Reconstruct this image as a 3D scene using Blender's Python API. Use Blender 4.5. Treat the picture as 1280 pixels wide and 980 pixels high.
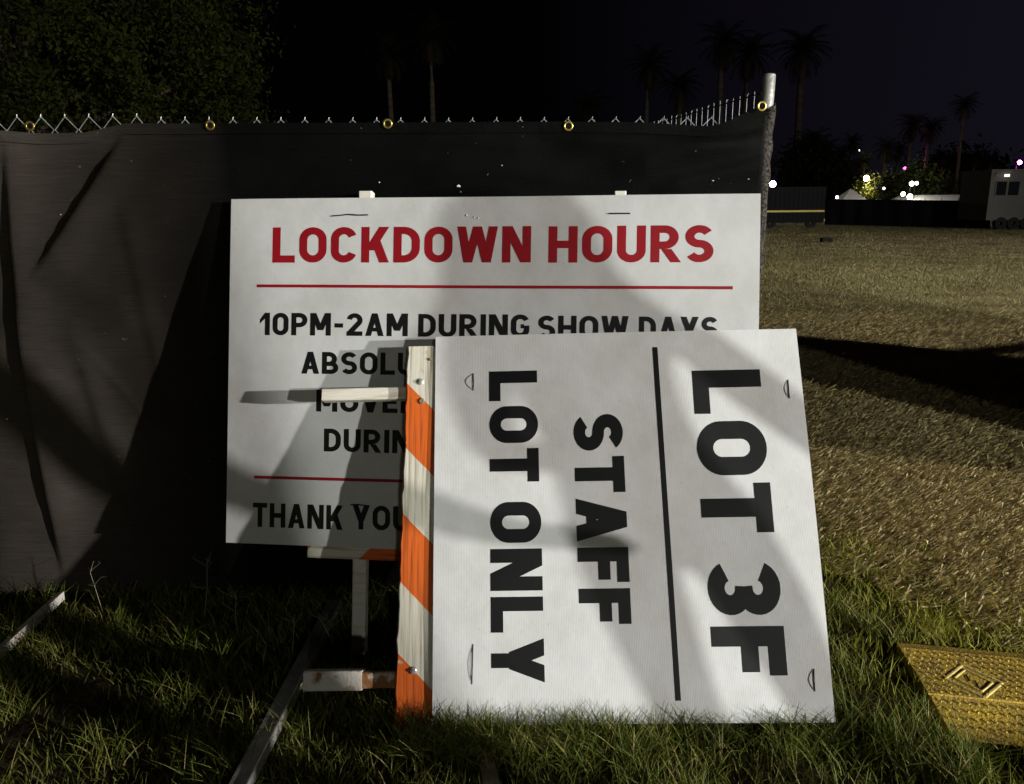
import bpy, bmesh, math, random
import numpy as np
from mathutils import Vector, Matrix

random.seed(7)
rng = np.random.default_rng(11)
for o in list(bpy.data.objects):
    bpy.data.objects.remove(o, do_unlink=True)
scene = bpy.context.scene
C = scene.collection
R = math.radians

# ------------------------------------------------------------------ camera
CAM = Vector((0, 0, 1.53))
RI = Vector((0.999971, -0.001712, -0.007414))
UP = Vector((0.007609, 0.224948, 0.974341))
FW = Vector((0.0, 0.974369, -0.224955))
cd = bpy.data.cameras.new('camera')
cam = bpy.data.objects.new('camera', cd)
C.objects.link(cam)
m = Matrix((RI, UP, -FW)).transposed().to_4x4()
m.translation = CAM
cam.matrix_world = m
cd.sensor_width = 36
cd.lens = 27.0
cd.shift_y = -10 / 1280
cd.clip_start = 0.05
cd.clip_end = 3000
scene.camera = cam
scene.render.resolution_x = 1024
scene.render.resolution_y = 784


def ray(px, py):
    return FW + RI * ((px - 640) / 960) + UP * ((480 - py) / 960)


def atY(px, py, Y):
    r = ray(px, py)
    return CAM + r * (Y / r.y)


def ground(px, py, z=0.0):
    r = ray(px, py)
    return CAM + r * ((z - CAM.z) / r.z)


# ------------------------------------------------------------------ night sky, added front fill, exposure
world = bpy.data.worlds.new('World')
scene.world = world
world.use_nodes = True
wn = world.node_tree
wn.nodes.clear()
wo = wn.nodes.new('ShaderNodeOutputWorld')
b1 = wn.nodes.new('ShaderNodeBackground')
b2 = wn.nodes.new('ShaderNodeBackground')
add = wn.nodes.new('ShaderNodeAddShader')
sky = wn.nodes.new('ShaderNodeTexSky')
sky.sky_type = 'NISHITA'
sky.sun_disc = False
sky.sun_elevation = R(-8)
sky.sun_rotation = R(60)
b1.inputs['Strength'].default_value = 0.02
wn.links.new(sky.outputs[0], b1.inputs['Color'])
# faint violet light-dome of the show grounds low on the right-hand side of the sky
tc = wn.nodes.new('ShaderNodeTexCoord')
dot = wn.nodes.new('ShaderNodeVectorMath')
dot.operation = 'DOT_PRODUCT'
dot.inputs[1].default_value = Vector((0.80, 0.58, 0.12)).normalized()
ramp = wn.nodes.new('ShaderNodeValToRGB')
ramp.color_ramp.elements[0].position = 0.62
ramp.color_ramp.elements[0].color = (0.00035, 0.00035, 0.0006, 1)
ramp.color_ramp.elements[1].position = 1.0
ramp.color_ramp.elements[1].color = (0.0066, 0.0055, 0.0098, 1)
wn.links.new(tc.outputs['Generated'], dot.inputs[0])
wn.links.new(dot.outputs['Value'], ramp.inputs[0])
wn.links.new(ramp.outputs[0], b2.inputs['Color'])
wn.links.new(b1.outputs[0], add.inputs[0])
wn.links.new(b2.outputs[0], add.inputs[1])
wn.links.new(add.outputs[0], wo.inputs['Surface'])

sl = bpy.data.lights.new('front_fill', 'SUN')  # added fill standing in for a third, unseen frontal light
sl.energy = 0.20
sl.angle = R(2.0)
sl.color = (0.95, 1.0, 0.93)
sun = bpy.data.objects.new('front_fill', sl)
C.objects.link(sun)
MAZ, MEL = R(12), R(13)          # from behind the camera
sdir = Vector((-math.sin(MAZ) * math.cos(MEL), math.cos(MAZ) * math.cos(MEL), -math.sin(MEL)))
sun.rotation_euler = sdir.to_track_quat('-Z', 'Y').to_euler()
sun.location = (3, -8, 6)

scene.render.engine = 'CYCLES'
vs = scene.view_settings
vs.view_transform = 'Standard'
vs.look = 'None'
vs.exposure = 0.0
vs.gamma = 1.0

# ------------------------------------------------------------------ helpers


class MB:
    """collects faces, then links them as one mesh object"""

    def __init__(s):
        s.v = []
        s.f = []
        s.mi = []

    def face(s, pts, mi=0):
        b = len(s.v)
        s.v += [tuple(p) for p in pts]
        s.f.append(tuple(range(b, b + len(pts))))
        s.mi.append(mi)

    def box8(s, p, mi=0):
        """p: 8 points, bottom 4 then top 4"""
        b = len(s.v)
        s.v += [tuple(q) for q in p]
        for f in ((3, 2, 1, 0), (4, 5, 6, 7), (0, 1, 5, 4), (1, 2, 6, 5), (2, 3, 7, 6), (3, 0, 4, 7)):
            s.f.append(tuple(b + i for i in f))
            s.mi.append(mi)

    def box(s, o, ax, ay, az, x0, x1, y0, y1, z0, z1, mi=0):
        P = lambda x, y, z: o + ax * x + ay * y + az * z
        s.box8([P(x0, y0, z0), P(x1, y0, z0), P(x1, y1, z0), P(x0, y1, z0),
                P(x0, y0, z1), P(x1, y0, z1), P(x1, y1, z1), P(x0, y1, z1)], mi)

    def tube(s, pts, r, n=6, mi=0, caps=True):
        pts = [Vector(p) for p in pts]
        if not isinstance(r, (list, tuple)):
            r = [r] * len(pts)
        b = len(s.v)
        for i, p in enumerate(pts):
            d = (pts[min(i + 1, len(pts) - 1)] - pts[max(i - 1, 0)])
            d = d.normalized() if d.length > 1e-9 else Vector((0, 0, 1))
            a = d.cross(Vector((0, 0, 1)))
            if a.length < 1e-3:
                a = d.cross(Vector((0, 1, 0)))
            a.normalize()
            c = d.cross(a)
            for k in range(n):
                t = 2 * math.pi * k / n
                s.v.append(tuple(p + (a * math.cos(t) + c * math.sin(t)) * r[i]))
        for i in range(len(pts) - 1):
            for k in range(n):
                s.f.append((b + i * n + k, b + i * n + (k + 1) % n, b + (i + 1) * n + (k + 1) % n, b + (i + 1) * n + k))
                s.mi.append(mi)
        if caps:
            s.f.append(tuple(b + k for k in range(n)))
            s.mi.append(mi)
            s.f.append(tuple(b + (len(pts) - 1) * n + k for k in reversed(range(n))))
            s.mi.append(mi)

    def build(s, name, mats, parent=None, smooth=False, origin=None):
        if not isinstance(mats, (list, tuple)):
            mats = [mats]
        v = s.v
        if origin is not None:
            v = [(a - origin[0], b - origin[1], c - origin[2]) for a, b, c in v]
        me = bpy.data.meshes.new(name)
        me.from_pydata(v, [], s.f)
        for mt in mats:
            me.materials.append(mt)
        if len(mats) > 1:
            me.polygons.foreach_set('material_index', s.mi)
        if smooth:
            me.polygons.foreach_set('use_smooth', [True] * len(me.polygons))
        bm = bmesh.new()
        bm.from_mesh(me)
        bmesh.ops.recalc_face_normals(bm, faces=bm.faces)
        bm.to_mesh(me)
        bm.free()
        return link(name, me, parent, origin)


def link(name, me, parent=None, origin=None):
    o = bpy.data.objects.new(name, me)
    C.objects.link(o)
    if parent is not None:
        o.parent = parent
        po = Vector(parent.get('_o', (0, 0, 0)))
        if origin is not None:
            o.location = Vector(origin) - po
        else:
            o.location = -po
    elif origin is not None:
        o.location = origin
    return o


def tag(o, label=None, cat=None, group=None, kind=None):
    if label:
        o['label'] = label
    if cat:
        o['category'] = cat
    if group:
        o['group'] = group
    if kind:
        o['kind'] = kind
    return o


ORIG = {}


def thing(name, loc, label, cat, group=None):
    """an Empty at a thing's base; parts are given in world coordinates"""
    o = bpy.data.objects.new(name, None)
    C.objects.link(o)
    o.location = loc
    o.empty_display_size = 0.1
    ORIG[o.name] = Vector(loc)
    return tag(o, label, cat, group)


def part(mb, name, mats, parent, smooth=False, label=None):
    """mesh in world coordinates under a top-level Empty or under one of its parts"""
    root = parent
    while root.parent:
        root = root.parent
    org = ORIG.get(root.name, Vector((0, 0, 0)))
    mb.v = [(a - org.x, b - org.y, c - org.z) for a, b, c in mb.v]
    o = MB.build(mb, name, mats, None, smooth)
    o.parent = parent
    if label:
        o['label'] = label
    return o


def copy_tree(o, parent=None):
    c = o.copy()
    C.objects.link(c)
    c.parent = parent
    for ch in list(o.children):
        copy_tree(ch, c)
    return c


# ------------------------------------------------------------------ materials
def mat(name, col, rough=0.6, spec=0.3, metal=0.0, var=0.0, scale=20, col2=None, bump=0.0, bscale=60, emit=None,
        estr=1.0, coord='Object', stretch=None, detail=6, lo=0.35, hi=0.65):
    mt = bpy.data.materials.new(name)
    mt.use_nodes = True
    nt = mt.node_tree
    p = nt.nodes['Principled BSDF']
    p.inputs['Roughness'].default_value = rough
    p.inputs['Specular IOR Level'].default_value = spec
    p.inputs['Metallic'].default_value = metal
    p.inputs['Base Color'].default_value = (*col, 1)
    if emit:
        p.inputs['Emission Color'].default_value = (*emit, 1)
        p.inputs['Emission Strength'].default_value = estr
    src = None
    if var or col2 or bump:
        t = nt.nodes.new('ShaderNodeTexCoord')
        mp = nt.nodes.new('ShaderNodeMapping')
        if stretch:
            mp.inputs['Scale'].default_value = stretch
        nt.links.new(t.outputs[coord], mp.inputs[0])
        src = mp.outputs[0]
    if var or col2:
        nz = nt.nodes.new('ShaderNodeTexNoise')
        nz.inputs['Scale'].default_value = scale
        nz.inputs['Detail'].default_value = detail
        nt.links.new(src, nz.inputs['Vector'])
        rp = nt.nodes.new('ShaderNodeValToRGB')
        rp.color_ramp.elements[0].position = lo
        rp.color_ramp.elements[1].position = hi
        c2 = col2 if col2 else tuple(c * (1 - var) for c in col)
        rp.color_ramp.elements[0].color = (*c2, 1)
        rp.color_ramp.elements[1].color = (*col, 1)
        nt.links.new(nz.outputs['Fac'], rp.inputs[0])
        nt.links.new(rp.outputs[0], p.inputs['Base Color'])
    if bump:
        nb = nt.nodes.new('ShaderNodeTexNoise')
        nb.inputs['Scale'].default_value = bscale
        nb.inputs['Detail'].default_value = 8
        nt.links.new(src, nb.inputs['Vector'])
        bp = nt.nodes.new('ShaderNodeBump')
        bp.inputs['Strength'].default_value = bump
        bp.inputs['Distance'].default_value = 0.01
        nt.links.new(nb.outputs['Fac'], bp.inputs['Height'])
        nt.links.new(bp.outputs[0], p.inputs['Normal'])
    return mt


def attr_mat(name, rough=0.6, spec=0.2, trans=0.0):
    """colour from the mesh's own 'tint' attribute (one colour per blade, leaf or straw)"""
    mt = bpy.data.materials.new(name)
    mt.use_nodes = True
    nt = mt.node_tree
    p = nt.nodes['Principled BSDF']
    p.inputs['Roughness'].default_value = rough
    p.inputs['Specular IOR Level'].default_value = spec
    a = nt.nodes.new('ShaderNodeAttribute')
    a.attribute_name = 'tint'
    nt.links.new(a.outputs['Color'], p.inputs['Base Color'])
    if trans:
        tr = nt.nodes.new('ShaderNodeBsdfTranslucent')
        mx = nt.nodes.new('ShaderNodeMixShader')
        mx.inputs[0].default_value = trans
        nt.links.new(a.outputs['Color'], tr.inputs['Color'])
        nt.links.new(p.outputs[0], mx.inputs[1])
        nt.links.new(tr.outputs[0], mx.inputs[2])
        nt.links.new(mx.outputs[0], nt.nodes['Material Output'].inputs['Surface'])
    return mt


def sign_mat(name, flute, k=1.0):
    """scuffed white corrugated plastic"""
    mt = mat(name, (0.80, 0.80, 0.79), 0.42, 0.35)
    nt = mt.node_tree
    p = nt.nodes['Principled BSDF']
    t = nt.nodes.new('ShaderNodeTexCoord')
    # broad dirt
    n1 = nt.nodes.new('ShaderNodeTexNoise')
    n1.inputs['Scale'].default_value = 3.5
    n1.inputs['Detail'].default_value = 9
    n1.inputs['Roughness'].default_value = 0.65
    r1 = nt.nodes.new('ShaderNodeValToRGB')
    r1.color_ramp.elements[0].position = 0.33
    r1.color_ramp.elements[0].color = (0.68 * k, 0.67 * k, 0.64 * k, 1)
    r1.color_ramp.elements[1].position = 0.60
    r1.color_ramp.elements[1].color = (0.80 * k, 0.80 * k, 0.79 * k, 1)
    nt.links.new(t.outputs['Object'], n1.inputs['Vector'])
    nt.links.new(n1.outputs['Fac'], r1.inputs[0])
    # fine scuffs
    mp = nt.nodes.new('ShaderNodeMapping')
    mp.inputs['Scale'].default_value = (14, 14, 5)
    mp.inputs['Rotation'].default_value = (0, 0.9, 0)
    n2 = nt.nodes.new('ShaderNodeTexNoise')
    n2.inputs['Scale'].default_value = 9
    n2.inputs['Detail'].default_value = 6
    r2 = nt.nodes.new('ShaderNodeValToRGB')
    r2.color_ramp.elements[0].position = 0.22
    r2.color_ramp.elements[0].color = (0.62, 0.60, 0.55, 1)
    r2.color_ramp.elements[1].position = 0.33
    r2.color_ramp.elements[1].color = (1, 1, 1, 1)
    nt.links.new(t.outputs['Object'], mp.inputs[0])
    nt.links.new(mp.outputs[0], n2.inputs['Vector'])
    nt.links.new(n2.outputs['Fac'], r2.inputs[0])
    mx = nt.nodes.new('ShaderNodeMix')
    mx.data_type = 'RGBA'
    mx.blend_type = 'MULTIPLY'
    mx.inputs[0].default_value = 0.55
    nt.links.new(r1.outputs[0], mx.inputs[6])
    nt.links.new(r2.outputs[0], mx.inputs[7])
    nt.links.new(mx.outputs[2], p.inputs['Base Color'])
    # flutes and dents
    w = nt.nodes.new('ShaderNodeTexWave')
    w.wave_type = 'BANDS'
    w.bands_direction = 'X'
    w.inputs['Scale'].default_value = 62
    w.inputs['Distortion'].default_value = 0.15
    nt.links.new(t.outputs['Object'], w.inputs['Vector'])
    n3 = nt.nodes.new('ShaderNodeTexNoise')
    n3.inputs['Scale'].default_value = 7
    n3.inputs['Detail'].default_value = 4
    nt.links.new(t.outputs['Object'], n3.inputs['Vector'])
    bp = nt.nodes.new('ShaderNodeBump')
    bp.inputs['Strength'].default_value = flute
    bp.inputs['Distance'].default_value = 0.0015
    nt.links.new(w.outputs['Fac'], bp.inputs['Height'])
    bp2 = nt.nodes.new('ShaderNodeBump')
    bp2.inputs['Strength'].default_value = 0.35
    bp2.inputs['Distance'].default_value = 0.01
    nt.links.new(n3.outputs['Fac'], bp2.inputs['Height'])
    nt.links.new(bp.outputs[0], bp2.inputs['Normal'])
    nt.links.new(bp2.outputs[0], p.inputs['Normal'])
    return mt


def stripe_mat(name, along, across, period, phase, slope):
    """white painted wood with orange diagonal stripes, worn and grained along the board"""
    mt = mat(name, (0.6, 0.58, 0.52), 0.55, 0.3)
    nt = mt.node_tree
    p = nt.nodes['Principled BSDF']
    L = nt.links.new
    t = nt.nodes.new('ShaderNodeTexCoord')
    d1 = nt.nodes.new('ShaderNodeVectorMath')
    d1.operation = 'DOT_PRODUCT'
    d1.inputs[1].default_value = along + across * slope
    L(t.outputs['Object'], d1.inputs[0])
    wob = nt.nodes.new('ShaderNodeTexNoise')
    wob.inputs['Scale'].default_value = 60
    L(t.outputs['Object'], wob.inputs['Vector'])
    ma = nt.nodes.new('ShaderNodeMath')
    ma.operation = 'MULTIPLY_ADD'
    ma.inputs[1].default_value = 0.006
    L(wob.outputs['Fac'], ma.inputs[0])
    L(d1.outputs['Value'], ma.inputs[2])
    md = nt.nodes.new('ShaderNodeMath')
    md.operation = 'ADD'
    md.inputs[1].default_value = phase
    L(ma.outputs[0], md.inputs[0])
    mm = nt.nodes.new('ShaderNodeMath')
    mm.operation = 'FLOORED_MODULO'
    mm.inputs[1].default_value = period
    L(md.outputs[0], mm.inputs[0])
    gt = nt.nodes.new('ShaderNodeMath')
    gt.operation = 'GREATER_THAN'
    gt.inputs[1].default_value = period / 2
    L(mm.outputs[0], gt.inputs[0])
    # grain: noise stretched along the board
    da = nt.nodes.new('ShaderNodeVectorMath')
    da.operation = 'DOT_PRODUCT'
    da.inputs[1].default_value = along
    db = nt.nodes.new('ShaderNodeVectorMath')
    db.operation = 'DOT_PRODUCT'
    db.inputs[1].default_value = across
    L(t.outputs['Object'], da.inputs[0])
    L(t.outputs['Object'], db.inputs[0])
    sa = nt.nodes.new('ShaderNodeMath')
    sa.operation = 'MULTIPLY'
    sa.inputs[1].default_value = 3.0
    L(da.outputs['Value'], sa.inputs[0])
    sb = nt.nodes.new('ShaderNodeMath')
    sb.operation = 'MULTIPLY'
    sb.inputs[1].default_value = 70.0
    L(db.outputs['Value'], sb.inputs[0])
    cx = nt.nodes.new('ShaderNodeCombineXYZ')
    L(sa.outputs[0], cx.inputs[0])
    L(sb.outputs[0], cx.inputs[1])
    g = nt.nodes.new('ShaderNodeTexNoise')
    g.inputs['Scale'].default_value = 1.3
    g.inputs['Detail'].default_value = 7
    L(cx.outputs[0], g.inputs['Vector'])
    rw = nt.nodes.new('ShaderNodeValToRGB')
    rw.color_ramp.elements[0].position = 0.30
    rw.color_ramp.elements[0].color = (0.30, 0.25, 0.17, 1)
    rw.color_ramp.elements[1].position = 0.52
    rw.color_ramp.elements[1].color = (0.66, 0.62, 0.52, 1)
    ro = nt.nodes.new('ShaderNodeValToRGB')
    ro.color_ramp.elements[0].position = 0.28
    ro.color_ramp.elements[0].color = (0.30, 0.06, 0.015, 1)
    ro.color_ramp.elements[1].position = 0.5
    ro.color_ramp.elements[1].color = (0.66, 0.125, 0.016, 1)
    L(g.outputs['Fac'], rw.inputs[0])
    L(g.outputs['Fac'], ro.inputs[0])
    mx = nt.nodes.new('ShaderNodeMix')
    mx.data_type = 'RGBA'
    L(gt.outputs[0], mx.inputs[0])
    L(rw.outputs[0], mx.inputs[6])
    L(ro.outputs[0], mx.inputs[7])
    # chipped spots down to bare timber
    ch = nt.nodes.new('ShaderNodeTexNoise')
    ch.inputs['Scale'].default_value = 16
    ch.inputs['Detail'].default_value = 5
    L(t.outputs['Object'], ch.inputs['Vector'])
    rc = nt.nodes.new('ShaderNodeValToRGB')
    rc.color_ramp.elements[0].position = 0.68
    rc.color_ramp.elements[0].color = (0, 0, 0, 1)
    rc.color_ramp.elements[1].position = 0.71
    rc.color_ramp.elements[1].color = (1, 1, 1, 1)
    L(ch.outputs['Fac'], rc.inputs[0])
    m2 = nt.nodes.new('ShaderNodeMix')
    m2.data_type = 'RGBA'
    L(rc.outputs[0], m2.inputs[0])
    L(mx.outputs[2], m2.inputs[6])
    m2.inputs[7].default_value = (0.48, 0.42, 0.30, 1)
    L(m2.outputs[2], p.inputs['Base Color'])
    bp = nt.nodes.new('ShaderNodeBump')
    bp.inputs['Strength'].default_value = 0.5
    bp.inputs['Distance'].default_value = 0.003
    L(g.outputs['Fac'], bp.inputs['Height'])
    L(bp.outputs[0], p.inputs['Normal'])
    return mt


def fabric_mat():
    mt = mat('screen_fabric', (0.02, 0.02, 0.02), 0.6, 0.045)
    nt = mt.node_tree
    L = nt.links.new
    p = nt.nodes['Principled BSDF']
    t = nt.nodes.new('ShaderNodeTexCoord')
    n = nt.nodes.new('ShaderNodeTexNoise')
    n.inputs['Scale'].default_value = 2.2
    n.inputs['Detail'].default_value = 8
    L(t.outputs['Object'], n.inputs['Vector'])
    r = nt.nodes.new('ShaderNodeValToRGB')
    r.color_ramp.elements[0].position = 0.35
    r.color_ramp.elements[0].color = (0.0014, 0.0014, 0.0014, 1)
    r.color_ramp.elements[1].position = 0.70
    r.color_ramp.elements[1].color = (0.0026, 0.0026, 0.0026, 1)
    L(n.outputs['Fac'], r.inputs[0])
    # horizontal weave threads
    mp = nt.nodes.new('ShaderNodeMapping')
    mp.inputs['Scale'].default_value = (6, 6, 170)
    L(t.outputs['Object'], mp.inputs[0])
    th = nt.nodes.new('ShaderNodeTexNoise')
    th.inputs['Scale'].default_value = 1.6
    th.inputs['Detail'].default_value = 4
    L(mp.outputs[0], th.inputs['Vector'])
    rt = nt.nodes.new('ShaderNodeValToRGB')
    rt.color_ramp.elements[0].position = 0.35
    rt.color_ramp.elements[0].color = (0.86, 0.86, 0.86, 1)
    rt.color_ramp.elements[1].position = 0.72
    rt.color_ramp.elements[1].color = (1.22, 1.22, 1.22, 1)
    L(th.outputs['Fac'], rt.inputs[0])
    mx = nt.nodes.new('ShaderNodeMix')
    mx.data_type = 'RGBA'
    mx.blend_type = 'MULTIPLY'
    mx.inputs[0].default_value = 1.0
    L(rt.outputs[0], mx.inputs[7])
    # dusty brown lift towards the left, painting in the stronger light there
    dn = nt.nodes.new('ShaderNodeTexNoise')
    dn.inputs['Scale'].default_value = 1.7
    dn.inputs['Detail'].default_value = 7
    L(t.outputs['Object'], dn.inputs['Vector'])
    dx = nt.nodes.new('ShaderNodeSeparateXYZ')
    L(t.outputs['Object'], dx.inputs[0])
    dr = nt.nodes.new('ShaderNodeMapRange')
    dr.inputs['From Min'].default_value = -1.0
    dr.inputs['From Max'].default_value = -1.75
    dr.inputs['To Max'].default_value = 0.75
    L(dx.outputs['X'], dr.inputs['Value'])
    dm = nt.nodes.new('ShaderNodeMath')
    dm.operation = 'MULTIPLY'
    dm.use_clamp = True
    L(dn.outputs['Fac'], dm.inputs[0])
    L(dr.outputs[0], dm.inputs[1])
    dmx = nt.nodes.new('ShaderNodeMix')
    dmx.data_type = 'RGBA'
    er = nt.nodes.new('ShaderNodeMapRange')  # speckled glint painted onto the strip wrapped round the post
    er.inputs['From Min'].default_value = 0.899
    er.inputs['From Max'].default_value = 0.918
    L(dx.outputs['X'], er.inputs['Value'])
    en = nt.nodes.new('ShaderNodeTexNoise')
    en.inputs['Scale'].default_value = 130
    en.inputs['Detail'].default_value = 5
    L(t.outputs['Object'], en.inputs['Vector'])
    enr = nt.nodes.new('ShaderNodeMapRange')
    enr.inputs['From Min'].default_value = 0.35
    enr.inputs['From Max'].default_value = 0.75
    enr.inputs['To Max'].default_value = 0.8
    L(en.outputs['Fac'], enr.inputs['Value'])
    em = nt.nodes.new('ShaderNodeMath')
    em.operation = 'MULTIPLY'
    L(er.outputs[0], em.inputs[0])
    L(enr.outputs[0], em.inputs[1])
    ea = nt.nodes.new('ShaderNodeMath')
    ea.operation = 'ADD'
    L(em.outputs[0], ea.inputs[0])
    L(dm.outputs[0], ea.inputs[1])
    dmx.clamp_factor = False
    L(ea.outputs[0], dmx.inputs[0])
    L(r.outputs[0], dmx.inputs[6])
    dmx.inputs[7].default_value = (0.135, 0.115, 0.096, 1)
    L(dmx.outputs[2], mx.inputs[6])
    # dried dust specks
    sp = nt.nodes.new('ShaderNodeTexNoise')
    sp.inputs['Scale'].default_value = 55
    sp.inputs['Detail'].default_value = 3
    L(t.outputs['Object'], sp.inputs['Vector'])
    rs = nt.nodes.new('ShaderNodeValToRGB')
    rs.color_ramp.elements[0].position = 0.735
    rs.color_ramp.elements[0].color = (0, 0, 0, 1)
    rs.color_ramp.elements[1].position = 0.78
    rs.color_ramp.elements[1].color = (1, 1, 1, 1)
    L(sp.outputs['Fac'], rs.inputs[0])
    m2 = nt.nodes.new('ShaderNodeMix')
    m2.data_type = 'RGBA'
    L(rs.outputs[0], m2.inputs[0])
    L(mx.outputs[2], m2.inputs[6])
    m2.inputs[7].default_value = (0.10, 0.095, 0.08, 1)
    L(m2.outputs[2], p.inputs['Base Color'])
    nb = nt.nodes.new('ShaderNodeTexNoise')
    nb.inputs['Scale'].default_value = 240
    nb.inputs['Detail'].default_value = 2
    L(t.outputs['Object'], nb.inputs['Vector'])
    bp = nt.nodes.new('ShaderNodeBump')
    bp.inputs['Strength'].default_value = 0.6
    bp.inputs['Distance'].default_value = 0.002
    L(nb.outputs['Fac'], bp.inputs['Height'])
    bp2 = nt.nodes.new('ShaderNodeBump')
    bp2.inputs['Strength'].default_value = 0.5
    bp2.inputs['Distance'].default_value = 0.002
    L(th.outputs['Fac'], bp2.inputs['Height'])
    L(bp.outputs[0], bp2.inputs['Normal'])
    L(bp2.outputs[0], p.inputs['Normal'])
    return mt


M = {}
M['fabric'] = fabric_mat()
M['steel'] = mat('galvanised_steel', (0.55, 0.54, 0.50), 0.34, 0.5, 0.45, var=0.35, scale=25, bump=0.15, bscale=90)
M['wire'] = mat('galvanised_wire', (0.50, 0.50, 0.48), 0.4, 0.5, 0.6, var=0.3, scale=40)
M['brass'] = mat('brass', (0.62, 0.46, 0.13), 0.3, 0.5, 0.9, var=0.3, scale=80)
M['dark_hole'] = mat('dark_hole', (0.004, 0.004, 0.004), 0.9, 0.1)
M['sign_a'] = sign_mat('white_sign_plastic', 0.02, 0.70)
M['sign_b'] = sign_mat('white_fluted_plastic', 0.13, 0.80)
M['red_ink'] = mat('red_print', (0.27, 0.006, 0.012), 0.45, 0.3, var=0.18, scale=6)
M['black_ink'] = mat('black_print', (0.006, 0.006, 0.0065), 0.45, 0.3, var=0.3, scale=9)
M['tie'] = mat('black_nylon', (0.010, 0.010, 0.011), 0.35, 0.5, var=0.2, scale=50)
M['white_wood'] = mat('white_painted_wood', (0.72, 0.68, 0.58), 0.55, 0.3, col2=(0.50, 0.43, 0.31), scale=14,
                      stretch=(0.4, 3, 3), bump=0.3, bscale=50, lo=0.25, hi=0.5)
M['rusty_white'] = mat('chipped_white_steel', (0.68, 0.63, 0.56), 0.5, 0.4, col2=(0.26, 0.11, 0.035), scale=16,
                       bump=0.3, bscale=70, lo=0.30, hi=0.42)
M['rust'] = mat('rusty_steel', (0.30, 0.14, 0.05), 0.75, 0.3, 0.2, col2=(0.55, 0.48, 0.38), scale=35, bump=0.4,
                bscale=90, lo=0.40, hi=0.52)
M['angle_steel'] = mat('dull_grey_steel', (0.30, 0.30, 0.29), 0.45, 0.5, 0.35, col2=(0.17, 0.16, 0.15), scale=12,
                       bump=0.2, bscale=60)
M['bright_edge'] = mat('edge_highlight_steel', (0.72, 0.70, 0.66), 0.3, 0.5, 0.6, var=0.35, scale=30)  # paler steel that paints the lit edge highlight of the skid lip
M['old_wood'] = mat('weathered_wood', (0.22, 0.18, 0.12), 0.8, 0.2, col2=(0.10, 0.08, 0.05), scale=20,
                    stretch=(1, 1, 1), bump=0.5)
M['mat_yellow'] = mat('yellow_polyurethane', (0.60, 0.40, 0.06), 0.5, 0.4, col2=(0.34, 0.23, 0.06), scale=14,
                      bump=0.5, bscale=120, lo=0.3, hi=0.62)
M['grass'] = attr_mat('grass_blades', 0.55, 0.25, 0.25)
M['straw'] = attr_mat('straw', 0.45, 0.5, 0.15)
M['leaf'] = attr_mat('leaves', 0.8, 0.06, 0.2)

# ------------------------------------------------------------------ floodlights behind and right of the camera
POS_A = Vector((28.9, -11.9, 5.0))
POS_B = Vector((10.35, -7.6, 3.15))
M['tower_paint'] = mat('tower_paint', (0.55, 0.54, 0.50), 0.5, 0.4, var=0.25, scale=6)
M['tower_steel'] = mat('tower_steel', (0.32, 0.32, 0.32), 0.45, 0.5, 0.6, var=0.3, scale=10)
M['rubber'] = mat('rubber', (0.02, 0.02, 0.02), 0.85, 0.2, var=0.3, scale=20)
M['lamp_glass'] = mat('lit_lamp_glass', (0.9, 0.9, 0.85), 0.3, 0.5, emit=(1, 0.97, 0.88), estr=12)
X3, Y3, Z3 = Vector((1, 0, 0)), Vector((0, 1, 0)), Vector((0, 0, 1))


def disc(mb, c, axis, r0, r1, w, n=18):
    axis = axis.normalized()
    a = axis.orthogonal().normalized()
    b = axis.cross(a)
    base = len(mb.v)
    for s, r in ((-w / 2, r0), (-w / 2, r1), (w / 2, r1), (w / 2, r0)):
        for k in range(n):
            t = 2 * math.pi * k / n
            mb.v.append(tuple(c + axis * s + (a * math.cos(t) + b * math.sin(t)) * r))
    for i in range(4):
        for k in range(n):
            j = (i + 1) % 4
            mb.f.append((base + i * n + k, base + i * n + (k + 1) % n, base + j * n + (k + 1) % n, base + j * n + k))
            mb.mi.append(0)


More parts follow.
